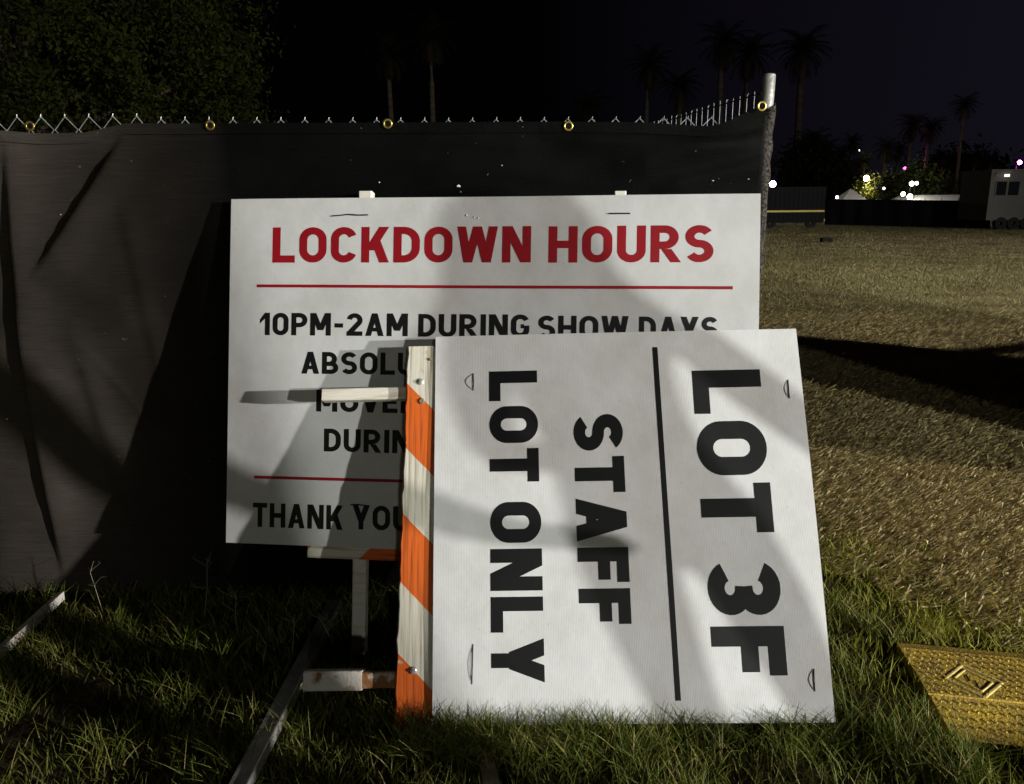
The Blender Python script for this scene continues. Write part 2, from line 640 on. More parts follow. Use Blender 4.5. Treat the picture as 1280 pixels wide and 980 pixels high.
def light_tower(pos, power, radius, color, target, label, heads):
    d = (target - pos)
    fwd = Vector((d.x, d.y, 0)).normalized()
    side = Vector((fwd.y, -fwd.x, 0))
    base = pos - fwd * 0.45
    base.z = 0
    t = thing('light_tower', base, label, 'light tower', 'floodlights behind the photographer')
    mb = MB()
    mb.box(base, side, fwd, Z3, -0.65, 0.65, -1.0, 0.15, 0.45, 1.25)
    part(mb, 'housing', M['tower_paint'], t)
    for s in (-1, 1):
        mb = MB()
        disc(mb, base + side * (0.72 * s) - fwd * 0.4 + Z3 * 0.32, side, 0.17, 0.32, 0.16)
        w = part(mb, 'wheel', M['rubber'], t)
        mb = MB()
        disc(mb, base + side * (0.72 * s) - fwd * 0.4 + Z3 * 0.32, side, 0.02, 0.168, 0.10)
        part(mb, 'rim', M['tower_steel'], w)
    mb = MB()
    mb.tube([base - fwd * 1.0 + Z3 * 0.5, base - fwd * 2.0 + Z3 * 0.45], 0.05, 6)
    part(mb, 'tow_bar', M['tower_steel'], t)
    mb = MB()
    mb.tube([base + Z3 * 1.25, base + Z3 * (pos.z - 0.4)], 0.06, 8)
    mb.tube([base + Z3 * (pos.z - 0.4), base + Z3 * (pos.z + 0.1)], 0.04, 8)
    mb.box(base, side, fwd, Z3, -0.5, 0.5, -0.03, 0.03, pos.z + 0.05, pos.z + 0.11)
    part(mb, 'mast', M['tower_steel'], t)
    for k in range(heads):
        c = base + side * (-0.36 + 0.72 * k / max(1, heads - 1)) + Z3 * (pos.z) + fwd * 0.1
        mb = MB()
        mb.box(c, side, fwd, Z3, -0.15, 0.15, -0.07, 0.06, -0.14, 0.14)
        h = part(mb, 'lamp_head', M['tower_steel'], t)
        mb = MB()
        mb.box(c, side, fwd, Z3, -0.13, 0.13, 0.062, 0.066, -0.12, 0.12)
        part(mb, 'lens', M['lamp_glass'], h)
    ld = bpy.data.lights.new('floodlight', 'SPOT')
    ld.energy = power
    ld.shadow_soft_size = radius
    ld.color = color
    ld.spot_size = R(125)
    ld.spot_blend = 0.6
    lo = bpy.data.objects.new('floodlight', ld)
    C.objects.link(lo)
    lo.parent = t
    lo.location = pos - base
    lo.rotation_euler = d.to_track_quat('-Z', 'Y').to_euler()
    return t


light_tower(POS_A, 49000, 0.22, (1.0, 0.97, 0.93), Vector((4, 6, 0)), 'tall wheeled floodlight tower far behind to the right', 4)
light_tower(POS_B, 6300, 0.12, (0.97, 1.0, 0.95), Vector((1.5, 4, 0.5)), 'low wheeled floodlight tower close behind to the right', 2)

# ------------------------------------------------------------------ ground
gm = mat('dry_field', (0.60, 0.48, 0.23), 0.95, 0.05, col2=(0.30, 0.235, 0.105), scale=1.0, detail=14, bump=1.0,
         bscale=26, lo=0.40, hi=0.60)
gp = gm.node_tree
for nd in gp.nodes:
    if nd.type == 'BUMP':
        nd.inputs['Distance'].default_value = 0.05
mb = MB()
xs = [-600, -150, -40, -12, -6, -4] + list(np.arange(-3, 9.01, 0.25)) + [12, 20, 40, 80, 150, 600]
ys = [-120, -40, -10, -4, -1] + list(np.arange(0, 13.01, 0.25)) + [16, 22, 30, 42, 60, 90, 150, 300, 1200]


def gz(x, y):
    if -3 <= x <= 9 and 0 <= y <= 13:
        return 0.012 * math.sin(x * 2.3 + 1.1 * y) * math.sin(y * 1.9 - 0.6 * x) - 0.006
    return -0.006


for y in ys:
    for x in xs:
        mb.v.append((x, y, gz(x, y)))
nx = len(xs)
for j in range(len(ys) - 1):
    for i in range(nx - 1):
        mb.f.append((j * nx + i, j * nx + i + 1, (j + 1) * nx + i + 1, (j + 1) * nx + i))
        mb.mi.append(0)
tag(mb.build('ground', gm, smooth=True), kind='structure')


mb = MB()
sx_ = list(np.arange(-3.0, 2.01, 0.25))
sy_ = list(np.arange(1.0, 4.01, 0.25))


def soil_in(x, y):
    return y < (3.9 if x < 1.0 else (3.0 if x < 1.5 else 2.5))


for x in sx_:
    for y in sy_:
        if soil_in(x + .12, y + .12) and x < 2.0 and y < 4.0:
            mb.face([(a, b, gz(a, b) + 0.004) for a, b in ((x, y), (x + .25, y), (x + .25, y + .25), (x, y + .25))])
tag(mb.build('soil', mat('dark_soil', (0.075, 0.058, 0.034), 0.95, 0.05, col2=(0.03, 0.024, 0.015), scale=9, bump=0.8, bscale=40)), kind='structure')


def blades(name, base, h, lean, width, tint, material, seg=2, flat=False, curl=0.5):
    """many thin blades as one mesh. base Nx3, lean Nx3 (horizontal vector added at tip), width N, tint Nx3"""
    n = len(base)
    t = np.linspace(0, 1, seg + 1)
    side = np.stack([-lean[:, 1], lean[:, 0], np.zeros(n)], 1)
    ln = np.linalg.norm(side, axis=1, keepdims=True)
    rnd = rng.uniform(0, 2 * np.pi, n)
    alt = np.stack([np.cos(rnd), np.sin(rnd), np.zeros(n)], 1)
    mixed = side / np.maximum(ln, 1e-6) * 0.5 + alt
    mixed /= np.maximum(np.linalg.norm(mixed, axis=1, keepdims=True), 1e-6)
    V = np.zeros((n, (seg + 1) * 2, 3), np.float32)
    for k, tt in enumerate(t):
        c = base + lean * (tt ** (1 + curl)) + np.stack([np.zeros(n), np.zeros(n), h * (tt - 0.25 * curl * tt * tt)], 1)
        w = width * (1 - tt ** 1.5 * 0.9) * 0.5
        V[:, 2 * k] = c - mixed * w[:, None]
        V[:, 2 * k + 1] = c + mixed * w[:, None]
    nv = (seg + 1) * 2
    F = []
    for k in range(seg):
        F.append(np.stack([np.full(n, 2 * k), np.full(n, 2 * k + 1), np.full(n, 2 * k + 3), np.full(n, 2 * k + 2)], 1))
    F = np.stack(F, 1) + (np.arange(n) * nv)[:, None, None]
    return mesh_np(name, V.reshape(-1, 3), F.reshape(-1, 4), np.repeat(tint, nv, axis=0), material)


def mesh_np(name, V, F, tint, material):
    me = bpy.data.meshes.new(name)
    me.vertices.add(len(V))
    me.vertices.foreach_set('co', np.ascontiguousarray(V, np.float32).ravel())
    k = F.shape[1]
    me.loops.add(F.size)
    me.loops.foreach_set('vertex_index', np.ascontiguousarray(F, np.int32).ravel())
    me.polygons.add(len(F))
    me.polygons.foreach_set('loop_start', np.arange(0, F.size, k, dtype=np.int32))
    me.update(calc_edges=True)
    if tint is not None:
        at = me.attributes.new('tint', 'FLOAT_COLOR', 'POINT')
        at.data.foreach_set('color', np.concatenate([tint, np.ones((len(tint), 1))], 1).astype(np.float32).ravel())
    me.materials.append(material)
    return me


def pnoise(x, y, s, seed=0):
    """cheap smooth noise -1..1"""
    v = 0
    for k, (a, b, c) in enumerate(((1.0, 0.7, 0.3), (-0.6, 1.3, 1.9), (1.9, -0.8, 4.1), (0.5, 2.1, 2.2), (-2.6, 1.1, 0.7))):
        v = v + np.sin((a * x + b * y) * s + c + seed * (1.7 + k)) / (1 + 0.25 * k)
    return v / 3.2


def mixc(a, b, t):
    a, b = np.array(a), np.array(b)
    return a[None] * (1 - t[:, None]) + b[None] * t[:, None]


# region where grass grows: strip along the fence and round the signs, straw to the right of it
def grass_edge(x):
    """y of the far edge of the grass for x right of the signs"""
    return np.where(x < 0.95, 3.4, np.interp(x, [0.95, 1.25, 1.6, 1.95, 2.4, 3.2], [4.3, 4.2, 3.75, 3.05, 2.85, 2.75]))


MAT_O = Vector((1.335, 2.385, 0))
MAT_U = Vector((0.982, -0.187, 0)).normalized()
MAT_V = Vector((-MAT_U.y, MAT_U.x, 0))


def in_mat(x, y, pad=0.0):
    dx, dy = x - MAT_O.x, y - MAT_O.y
    a = dx * MAT_U.x + dy * MAT_U.y
    b = dx * MAT_V.x + dy * MAT_V.y
    return (a > -pad) & (b < 0.06 + pad) & (b > -0.44 - pad)


N = 150000
x = rng.uniform(-2.6, 3.0, N)
y = rng.uniform(1.25, 4.3, N)
dens = 0.55 + 0.5 * pnoise(x, y, 4.0, 3) + 0.25 * pnoise(x, y, 11, 5)
edge = grass_edge(x)
fade = np.clip((edge - y) / np.where(x < 0.95, 0.45, 1.15), 0, 1) ** 1.3
keep = (rng.uniform(0, 1, N) < np.clip(dens, 0.12, 1) * fade) & ~in_mat(x, y, -0.012) & ((x < 0.95) | (y < edge))
keep &= ~((x < 0.95) & (y > 2.92))
x, y = x[keep], y[keep]
n = len(x)
tuft = 0.5 + 0.5 * pnoise(x, y, 6.0, 9)
h = rng.uniform(0.028, 0.085, n) * (0.65 + 0.8 * tuft) * np.where(x > 1.0, 0.85, 1.0)
ang = rng.uniform(0, 2 * np.pi, n)
ll = h * rng.uniform(0.15, 0.9, n)
lean = np.stack([np.cos(ang) * ll, np.sin(ang) * ll, np.zeros(n)], 1)
dry = np.clip(rng.uniform(-0.9, 1.0, n) + 0.35 * pnoise(x, y, 3.1, 2), 0, 1)
tint = mixc((0.10, 0.125, 0.014), (0.34, 0.28, 0.09), dry ** 1.3) * rng.uniform(0.6, 1.35, n)[:, None]
yel = np.clip((x - 0.9) / 0.8, 0, 1)[:, None]  # tint raised to the right: light on that grass put into its colour
tint = tint * (1 - 0.0 * yel) + yel * np.array([[0.24, 0.23, 0.012]])
base = np.stack([x, y, np.full(n, -0.01)], 1)
tag(link('grass', blades('grass', base, h, lean, rng.uniform(0.0025, 0.0055, n), tint, M['grass'], 3)),
    'uneven green and dry grass growing round the signs and fence', 'grass', kind='stuff')

# longer tufts against the signs, the ramp and the fence
N = 9000
cx_ = []
for _ in range(150):
    q = random.random()
    if q < 0.30:
        c = (random.uniform(-0.3, 0.95), random.uniform(1.86, 1.98))
    elif q < 0.45:
        c = (random.uniform(0.95, 1.32), random.uniform(1.8, 2.7))
    elif q < 0.60:
        c = (random.uniform(-2.3, -0.5), random.uniform(2.45, 2.8))
    elif q < 0.7:
        c = (random.uniform(1.2, 2.0), random.uniform(1.6, 1.86))
    else:
        c = (random.uniform(-2.2, 1.4), random.uniform(1.5, 2.5))
    cx_.append(c)
cx_ = np.array(cx_)
idx = rng.integers(0, len(cx_), N)
x = cx_[idx, 0] + rng.normal(0, 0.035, N)
y = cx_[idx, 1] + rng.normal(0, 0.03, N)
k = ~in_mat(x, y, 0.0) & (y < 2.84)
x, y = x[k], y[k]
n = len(x)
h = rng.uniform(0.06, 0.145, n)
ang = rng.uniform(0, 2 * np.pi, n)
ll = h * rng.uniform(0.2, 0.9, n)
lean = np.stack([np.cos(ang) * ll, np.sin(ang) * ll, np.zeros(n)], 1)
dry = np.clip(rng.uniform(-1.0, 1.0, n), 0, 1)
tint = mixc((0.11, 0.145, 0.016), (0.36, 0.30, 0.10), dry ** 1.3) * rng.uniform(0.6, 1.3, n)[:, None]
base = np.stack([x, y, np.full(n, -0.01)], 1)
tag(link('tall_grass', blades('tall_grass', base, h, lean, rng.uniform(0.0025, 0.005, n), tint, M['grass'], 4)),
    'longer grass tufts along the foot of the signs', 'grass', kind='stuff')

# dry straw lying on the ground right of the fence, dense close by
def straw_field(name, n, ylo, yhi, xlo, xhi, lmin, lmax, wmin, wmax, tilt, label):
    # spread evenly over the picture: more pieces close by
    u_ = rng.uniform(0, 1, n)
    y = 1 / (1 / ylo + u_ * (1 / yhi - 1 / ylo))
    x = rng.uniform(0, 1, n) * (xhi * y - xlo * y) + xlo * y
    edge = grass_edge(x)
    k = (y > edge - 1.1 * rng.uniform(0, 1, n) ** 1.5) & ~in_mat(x, y, 0.03) & (x > 0.3)
    k &= (pnoise(x, y, 2.3, 4) + 0.9 * rng.uniform(-1, 1, n)) > -0.85
    x, y = x[k], y[k]
    n = len(x)
    L = rng.uniform(lmin, lmax, n)
    a = rng.normal(-0.5, 0.6, n)
    up = rng.uniform(-0.1, tilt, n)
    d = np.stack([np.cos(a) * np.cos(up), np.sin(a) * np.cos(up), np.sin(up)], 1)
    w = rng.uniform(wmin, wmax, n)
    s = np.stack([-np.sin(a), np.cos(a), rng.uniform(-1.2, 1.2, n)], 1)
    s /= np.linalg.norm(s, axis=1, keepdims=True)
    c = np.stack([x, y, rng.uniform(0.0, 0.012, n)], 1)
    p0, p1 = c - d * (L / 2)[:, None], c + d * (L / 2)[:, None]
    lift = -np.minimum(np.minimum(p0[:, 2], p1[:, 2]), 0) * 0.7
    p0[:, 2] += lift
    p1[:, 2] += lift
    V = np.stack([p0 - s * (w / 2)[:, None], p0 + s * (w / 2)[:, None], p1 + s * (w / 2)[:, None], p1 - s * (w / 2)[:, None]], 1)
    F = np.arange(n * 4).reshape(n, 4)
    g = np.clip(0.4 + 0.35 * pnoise(x, y, 0.9, 6) + rng.uniform(-0.4, 0.4, n), 0, 1)
    tint = mixc((0.40, 0.31, 0.14), (0.84, 0.70, 0.36), g) * rng.uniform(0.55, 1.2, n)[:, None]
    me = mesh_np(name, V.reshape(-1, 3), F, np.repeat(tint, 4, axis=0), M['straw'])
    return tag(link(name, me), label, 'straw', kind='stuff')


straw_field('straw', 290000, 2.2, 12.0, 0.20, 0.95, 0.022, 0.075, 0.003, 0.0075, 0.95,
            'dry straw scattered over the field beside the signs')
# upright stubble of the open field, up to its far edge
n = 240000
u_ = rng.uniform(0, 1, n)
y = 1 / (1 / 7.0 + u_ * (1 / 66.0 - 1 / 7.0))
x = y * rng.uniform(0.15, 0.80, n)
grow = np.clip((y - 7) / 8, 0.25, 1)
k = (pnoise(x, y, 0.9, 4) + 0.5 * pnoise(x, y, 0.27, 8) + 1.2 * rng.uniform(-1, 1, n)) > -0.55
x, y, grow = x[k], y[k], grow[k]
n = len(x)
h = rng.uniform(0.018, 0.05, n) * grow * (1 + y / 60)
ang = rng.uniform(0, 2 * np.pi, n)
ll = h * rng.uniform(0.1, 1.2, n)
lean = np.stack([np.cos(ang) * ll, np.sin(ang) * ll, np.zeros(n)], 1)
g = np.clip(0.5 + 0.4 * pnoise(x, y, 0.5, 6) + rng.uniform(-0.35, 0.35, n), 0, 1)
tint = mixc((0.20, 0.18, 0.065), (0.44, 0.38, 0.17), g) * rng.uniform(0.7, 1.15, n)[:, None]
base = np.stack([x, y, np.full(n, -0.006)], 1)
tag(link('field_stubble', blades('field_stubble', base, h, lean, rng.uniform(0.003, 0.006, n) + 0.00035 * y, tint, M['straw'], 1)),
    'short dry stubble of the open field farther back', 'stubble', kind='stuff')


# a few branching dry weed stalks in the dark grass
mb = MB()
for (px, py, hh) in ((595, 745, 0), (255, 775, .26), (225, 745, .24), (365, 820, .17), (420, 815, .16), (130, 770, .2), (470, 770, .13), (300, 800, .2)):
    if hh == 0:
        continue
    g0 = ground(px, py)
    if g0.y > 2.78:
        continue
    top = g0 + Vector((random.uniform(-.05, .05), random.uniform(-.05, .02), hh))
    mb.tube([g0, (g0 + top) / 2 + Vector((random.uniform(-.012, .012), 0, 0)), top], [.0016, .0013, .0008], 4)
    for _ in range(4):
        q = g0.lerp(top, random.uniform(.5, .95))
        e = q + Vector((random.uniform(-.07, .07), random.uniform(-.03, .03), random.uniform(.01, .06)))
        mb.tube([q, e], [.001, .0006], 3)
        mb.tube([e, e + Vector((random.uniform(-.03, .03), 0, random.uniform(0, .02)))], [.0007, .0004], 3)
o = mb.build('dry_weed_stalks', mat('dry_stalk', (0.33, 0.29, 0.18), 0.7, 0.2, var=0.3, scale=30))
tag(o, 'thin branching dry weed stalks in the dark grass on the left', 'weeds', kind='stuff')

# ------------------------------------------------------------------ chain-link fence and its black screen
FY = 2.872       # plane of the wire
PX = 0.915       # corner post


def zigzag(mb, p0, dirv, length, ztop, zbot, p, r, lift=None):
    half = p / 2
    nw = int(length / half)
    for i in range(nw):
        pts = []
        nz = int((ztop - zbot) / half)
        for j in range(nz + 1):
            a = i * half + ((i + j) % 2) * half
            z = ztop - j * half
            q = Vector(p0) + dirv * a
            if lift:
                z += lift(q.x) * max(0, 1 - j * 0.2)
            q.z = z
            nrm = Vector((-dirv.y, dirv.x, 0))
            q = q + nrm * (0.003 if i % 2 else -0.003)
            pts.append(q)
        mb.tube(pts, r, 5, caps=False)
        # twisted knuckle at the apex
        if i % 2 == 0:
            mb.tube([pts[0] + Vector((0, 0, -0.004)), pts[0] + dirv * 0.003 + Vector((0, 0, 0.007))], r * 0.9, 4)


fence = thing('chain_link_fence', (PX, FY, 0), 'galvanised chain-link fence run behind the black screen, with corner post', 'fence')
mb = MB()
PT = atY(961, 92, FY).z
PXB = 0.886
pxz = lambda z: PXB + (PX - PXB) * z / 1.98
mb.tube([(pxz(-.05), FY + 0.012, -0.05), (pxz(PT - .004), FY + 0.012, PT - 0.004), (pxz(PT), FY + 0.012, PT)], [0.0235, 0.0235, 0.0215], 20)
mb.tube([(pxz(PT), FY + 0.012, PT), (pxz(PT), FY + 0.012, PT - 0.03)], 0.0195, 20)
part(mb, 'post', M['steel'], fence, True)
for pxp in (-1.42, -3.9):
    mb = MB()
    mb.tube([(pxp, FY + 0.04, -0.05), (pxp, FY + 0.04, 1.79)], 0.0235, 12)
    part(mb, 'post', M['steel'], fence, True)


def zlift(xx):
    return 0.022 if xx < -1.3 else (0.0 if xx > -0.2 else 0.022 * (-0.2 - xx) / 1.1 * 0.5)


mb = MB()
zigzag(mb, (-4.3, FY, 0), X3, 4.3 + PX - 0.04, 1.833, 0.03, 0.085, 0.0019, zlift)
part(mb, 'wire_mesh', M['wire'], fence)

# return run going away from the corner post
RD = Vector((-0.175, 1, 0)).normalized()
ret = thing('chain_link_fence', (PX, FY + 0.05, 0), 'fence run receding behind the corner post, upright wires above the screen', 'fence')
rp0 = Vector((PX - 0.012, FY + 0.05, 0))
zt = atY(955, 112, FY + 0.05).z
mb = MB()
for i in range(110):
    q = rp0 + RD * (0.05 + i * 0.058)
    mb.tube([(q.x, q.y, 0.02), (q.x, q.y, zt + random.uniform(-.004, .006))], 0.0012, 5)
    if i % 3 == 1:
        mb.tube([(q.x, q.y, zt - 0.006), (q.x + 0.008, q.y + 0.01, zt + 0.003)], 0.0018, 4)
    if i % 4 == 2:
        q2 = q + RD * 0.05
        mb.tube([(q.x, q.y, 1.80 - 0.03), (q2.x, q2.y, 1.80 + 0.012)], 0.0016, 4)
part(mb, 'wire_mesh', mat('dull_wire', (0.20, 0.20, 0.19), 0.5, 0.4, 0.3, var=0.4, scale=30), ret)
mb = MB()
for z in (0.15, 0.9, zt - 0.012):
    a, b = rp0 + Z3 * z, rp0 + RD * 6.5 + Z3 * z
    mb.tube([a, b], 0.0035 if z < 1.8 else 0.003, 6)
part(mb, 'tension_wire', mat('dark_wire', (0.03, 0.03, 0.03), 0.6, 0.4), ret)
for k in range(2):
    mb = MB()
    q = rp0 + RD * (3.2 * (k + 1))
    mb.tube([(q.x, q.y, -0.05), (q.x, q.y, zt - 0.02)], 0.0235, 10)
    part(mb, 'post', M['steel'], ret, True)
rs = MB()
nrm = Vector((RD.y, -RD.x, 0))
for i in range(26):
    for z0, z1 in ((0.03, 1.0), (1.0, 1.79)):
        a = rp0 + RD * (i * 0.25) + nrm * 0.012
        b = rp0 + RD * ((i + 1) * 0.25) + nrm * 0.012
        rs.face([(a.x, a.y, z0), (b.x, b.y, z0), (b.x, b.y, z1), (a.x, a.y, z1)])
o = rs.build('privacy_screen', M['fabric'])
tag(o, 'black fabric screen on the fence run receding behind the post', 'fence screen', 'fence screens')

# front screen: wrinkled sheet
TOPX = [-4.4, -2.6, -1.80, -1.66, -1.50, -1.35, -1.2, -0.43, 0.2, 0.45, 0.62, 0.70, 0.76, 0.84, 0.925, 0.97]
TOPZ = [1.80, 1.80, 1.805, 1.793, 1.795, 1.826, 1.824, 1.822, 1.820, 1.816, 1.806, 1.800, 1.812, 1.852, 1.886, 1.890]


def fab_y(x, z):
    """distance of the cloth in front of the wire (towards the camera is positive)"""
    d = 0.018 + 0.006 * pnoise(x * 1.0, z * 0.7, 5.0, 1) + 0.0016 * pnoise(x * 0.8, z * 1.6, 21.0, 3)
    # sagging swag between the ties at the left
    s = np.exp(-((x + 1.95) / 0.55) ** 2)
    d = d + s * 0.05 * np.clip(np.sin((z - 0.1) * 1.75), 0, 1)

    def fold(xa, za, xb, zb, depth, wid, asym=1.0):
        L = math.hypot(xb - xa, zb - za)
        ux, uz = (xb - xa) / L, (zb - za) / L
        t = (x - xa) * ux + (z - za) * uz
        q = -(x - xa) * uz + (z - za) * ux
        env = np.clip(t / (0.22 * L), 0, 1) * np.clip((L - t) / (0.22 * L), 0, 1)
        w = np.where(q > 0, wid, wid * asym)
        return depth * env * np.exp(-(q / w) ** 2)
    # the long diagonal crease below the tie at x=160px
    d = d + fold(-1.355, 1.80, -1.74, 1.28, 0.021, 0.075, 0.10)
    d = d + fold(-1.36, 1.70, -1.98, 0.86, 0.012, 0.16, 0.5)
    d = d + fold(-1.785, 1.80, -1.815, 0.05, 0.030, 0.09, 0.12)
    d = d + fold(-1.15, 1.74, -0.45, 1.785, 0.007, 0.022, 1.6)
    d = d + fold(-0.42, 1.785, 0.15, 1.74, 0.008, 0.020, 1.8)
    d = d + fold(-0.9, 1.60, -0.1, 1.66, 0.008, 0.03, 1.5)
    d = d + fold(-1.62, 1.15, -1.50, 0.30, 0.010, 0.05, 0.6)
    d = d + fold(-1.40, 1.62, -1.30, 0.70, 0.007, 0.05, 0.5)
    d = d + fold(-1.30, 1.16, -1.82, 0.98, 0.020, 0.05, 2.0)
    d = d + fold(-1.62, 1.08, -1.38, 0.72, 0.004, 0.010)
    d = d + fold(0.10, 1.775, 0.82, 1.745, 0.016, 0.018, 2.5)
    d = d + fold(0.35, 1.66, 0.93, 1.78, 0.018, 0.04, 1.5)
    d = d + fold(0.50, 1.58, 0.95, 1.70, 0.015, 0.03, 1.5)
    d = d + fold(-0.5, 1.70, 0.3, 1.63, 0.008, 0.04)
    # hem stiff at the very top, cloth curled round the post at the right
    return d


nxg, nzg = 300, 130
X = np.concatenate([np.linspace(-4.4, -2.3, 30)[:-1], np.concatenate([np.linspace(-2.3, 0.84, nxg - 29 - 24), np.linspace(0.846, 0.934, 24)])])
ztop = np.interp(X, TOPX, TOPZ)
V = []
for j in range(nzg):
    t = j / (nzg - 1)
    zz = ztop * (1 - t) + 0.015 * t
    dd = fab_y(X, zz)
    # the last strip wraps round the corner post
    xc = PXB + (PX - PXB) * zz / 1.98
    rr = 0.0300 + 0.004 * np.sin(zz * 37 + 3 * np.sin(zz * 11)) * np.clip((X - 0.86) / 0.07, 0, 1)
    st = 0.846
    ph = np.clip((X - st) / (0.934 - st), 0, 1)
    phi = -0.5 + ph * 2.6
    wx, wy = xc + rr * np.sin(phi), FY + 0.012 - rr * np.cos(phi)
    bl = np.clip((X - st) / 0.02, 0, 1)
    fx = X - (X - st) * 0 
    yy = (FY - dd) * (1 - bl) + wy * bl
    xx = np.where(X < st, X - 0.0 * X, 0)
    x_in = xc[np.searchsorted(X, st)] + 0.030 * math.sin(-0.5)
    xx = np.where(X < st, X + np.clip((X - 0.6) / (st - 0.6), 0, 1) * (x_in - st), wx)
    zz = zz
    if j < 3:
        yy = yy - 0.004
    V.append(np.stack([xx, yy, zz], 1))
V = np.array(V).reshape(-1, 3)
ii = np.arange((nzg - 1) * (nxg))
Fq = []
W_ = len(X)
for j in range(nzg - 1):
    a = np.arange(W_ - 1) + j * W_
    Fq.append(np.stack([a, a + 1, a + 1 + W_, a + W_], 1))
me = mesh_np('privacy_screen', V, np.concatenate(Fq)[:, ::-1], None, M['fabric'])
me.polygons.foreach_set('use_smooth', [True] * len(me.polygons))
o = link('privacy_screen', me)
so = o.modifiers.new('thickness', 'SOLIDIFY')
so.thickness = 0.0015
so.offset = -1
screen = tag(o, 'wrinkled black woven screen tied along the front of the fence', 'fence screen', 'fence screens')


def surf(x, z):
    return FY - float(fab_y(np.array([x]), np.array([z]))[0]) - 0.005


# hem along the top edge, then grommets
mb = MB()
hx = [q for q in np.linspace(-2.5, 0.90, 90)]
prev = None
for a, b in zip(hx[:-1], hx[1:]):
    za, zb = np.interp(a, TOPX, TOPZ), np.interp(b, TOPX, TOPZ)
    h0 = 0.036
    mb.face([(a, surf(a, za) - .003, za + .001), (b, surf(b, zb) - .003, zb + .001), (b, surf(b, zb - h0) - .003, zb - h0), (a, surf(a, za - h0) - .003, za - h0)])
    mb.face([(a, surf(a, za) - .003, za + .001), (b, surf(b, zb) - .003, zb + .001), (b, surf(b, zb) + .004, zb + .001), (a, surf(a, za) + .004, za + .001)])
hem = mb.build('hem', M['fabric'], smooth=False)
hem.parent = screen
for (px, py) in ((40, 158), (264, 157), (485, 155), (710, 158), (949, 134)):
    g = atY(px, py, FY - 0.02)
    y = surf(g.x, g.z) - (0.009 if px < 940 else 0.030)
    mb = MB()
    n, R0, r0 = 20, 0.0135, 0.0042
    b = 0
    for i in range(n):
        for k in range(8):
            a1, a2 = 2 * math.pi * i / n, 2 * math.pi * k / 8
            rr = R0 + r0 * math.cos(a2)
            mb.v.append((g.x + rr * math.cos(a1), y - 0.4 * r0 * math.sin(a2) * 1.0 - 0.001, g.z + rr * math.sin(a1)))
    for i in range(n):
        for k in range(8):
            mb.f.append((i * 8 + k, ((i + 1) % n) * 8 + k, ((i + 1) % n) * 8 + (k + 1) % 8, i * 8 + (k + 1) % 8))
            mb.mi.append(0)
    gr = mb.build('grommet', M['brass'], smooth=True)
    gr.parent = screen
    mb = MB()
    mb.face([(g.x + 0.0105 * math.cos(2 * math.pi * i / 14), y - 0.0006, g.z + 0.0105 * math.sin(2 * math.pi * i / 14)) for i in range(14)])
    ho = mb.build('hole', M['dark_hole'])
    ho.parent = gr
# torn bright spots where the cloth is snagged
for (px, py, s) in ((574, 233, .010), (576, 240, .005), (628, 207, .004), (475, 228, .005), (890, 226, .005), (935, 224, .004), (82, 268, .004), (20, 519, .005)):
    g = atY(px, py, FY - 0.02)
    y = surf(g.x, g.z) - 0.001
    mb = MB()
    pts = [(g.x + s * random.uniform(.3, 1) * math.cos(t), y - random.uniform(0, .003), g.z + s * random.uniform(.2, .7) * math.sin(t)) for t in np.linspace(0, 5.6, 7)]
    mb.face(pts)
    tr = mb.build('snag', mat('frayed_thread', (0.6, 0.6, 0.56), 0.5, 0.4))
    tr.parent = screen

# ------------------------------------------------------------------ lettering
def arc(cx, cy, rx, ry, a0, a1, n=14):
    return [(cx + rx * math.cos(R(a0 + (a1 - a0) * i / n)), cy + ry * math.sin(R(a0 + (a1 - a0) * i / n))) for i in range(n + 1)]


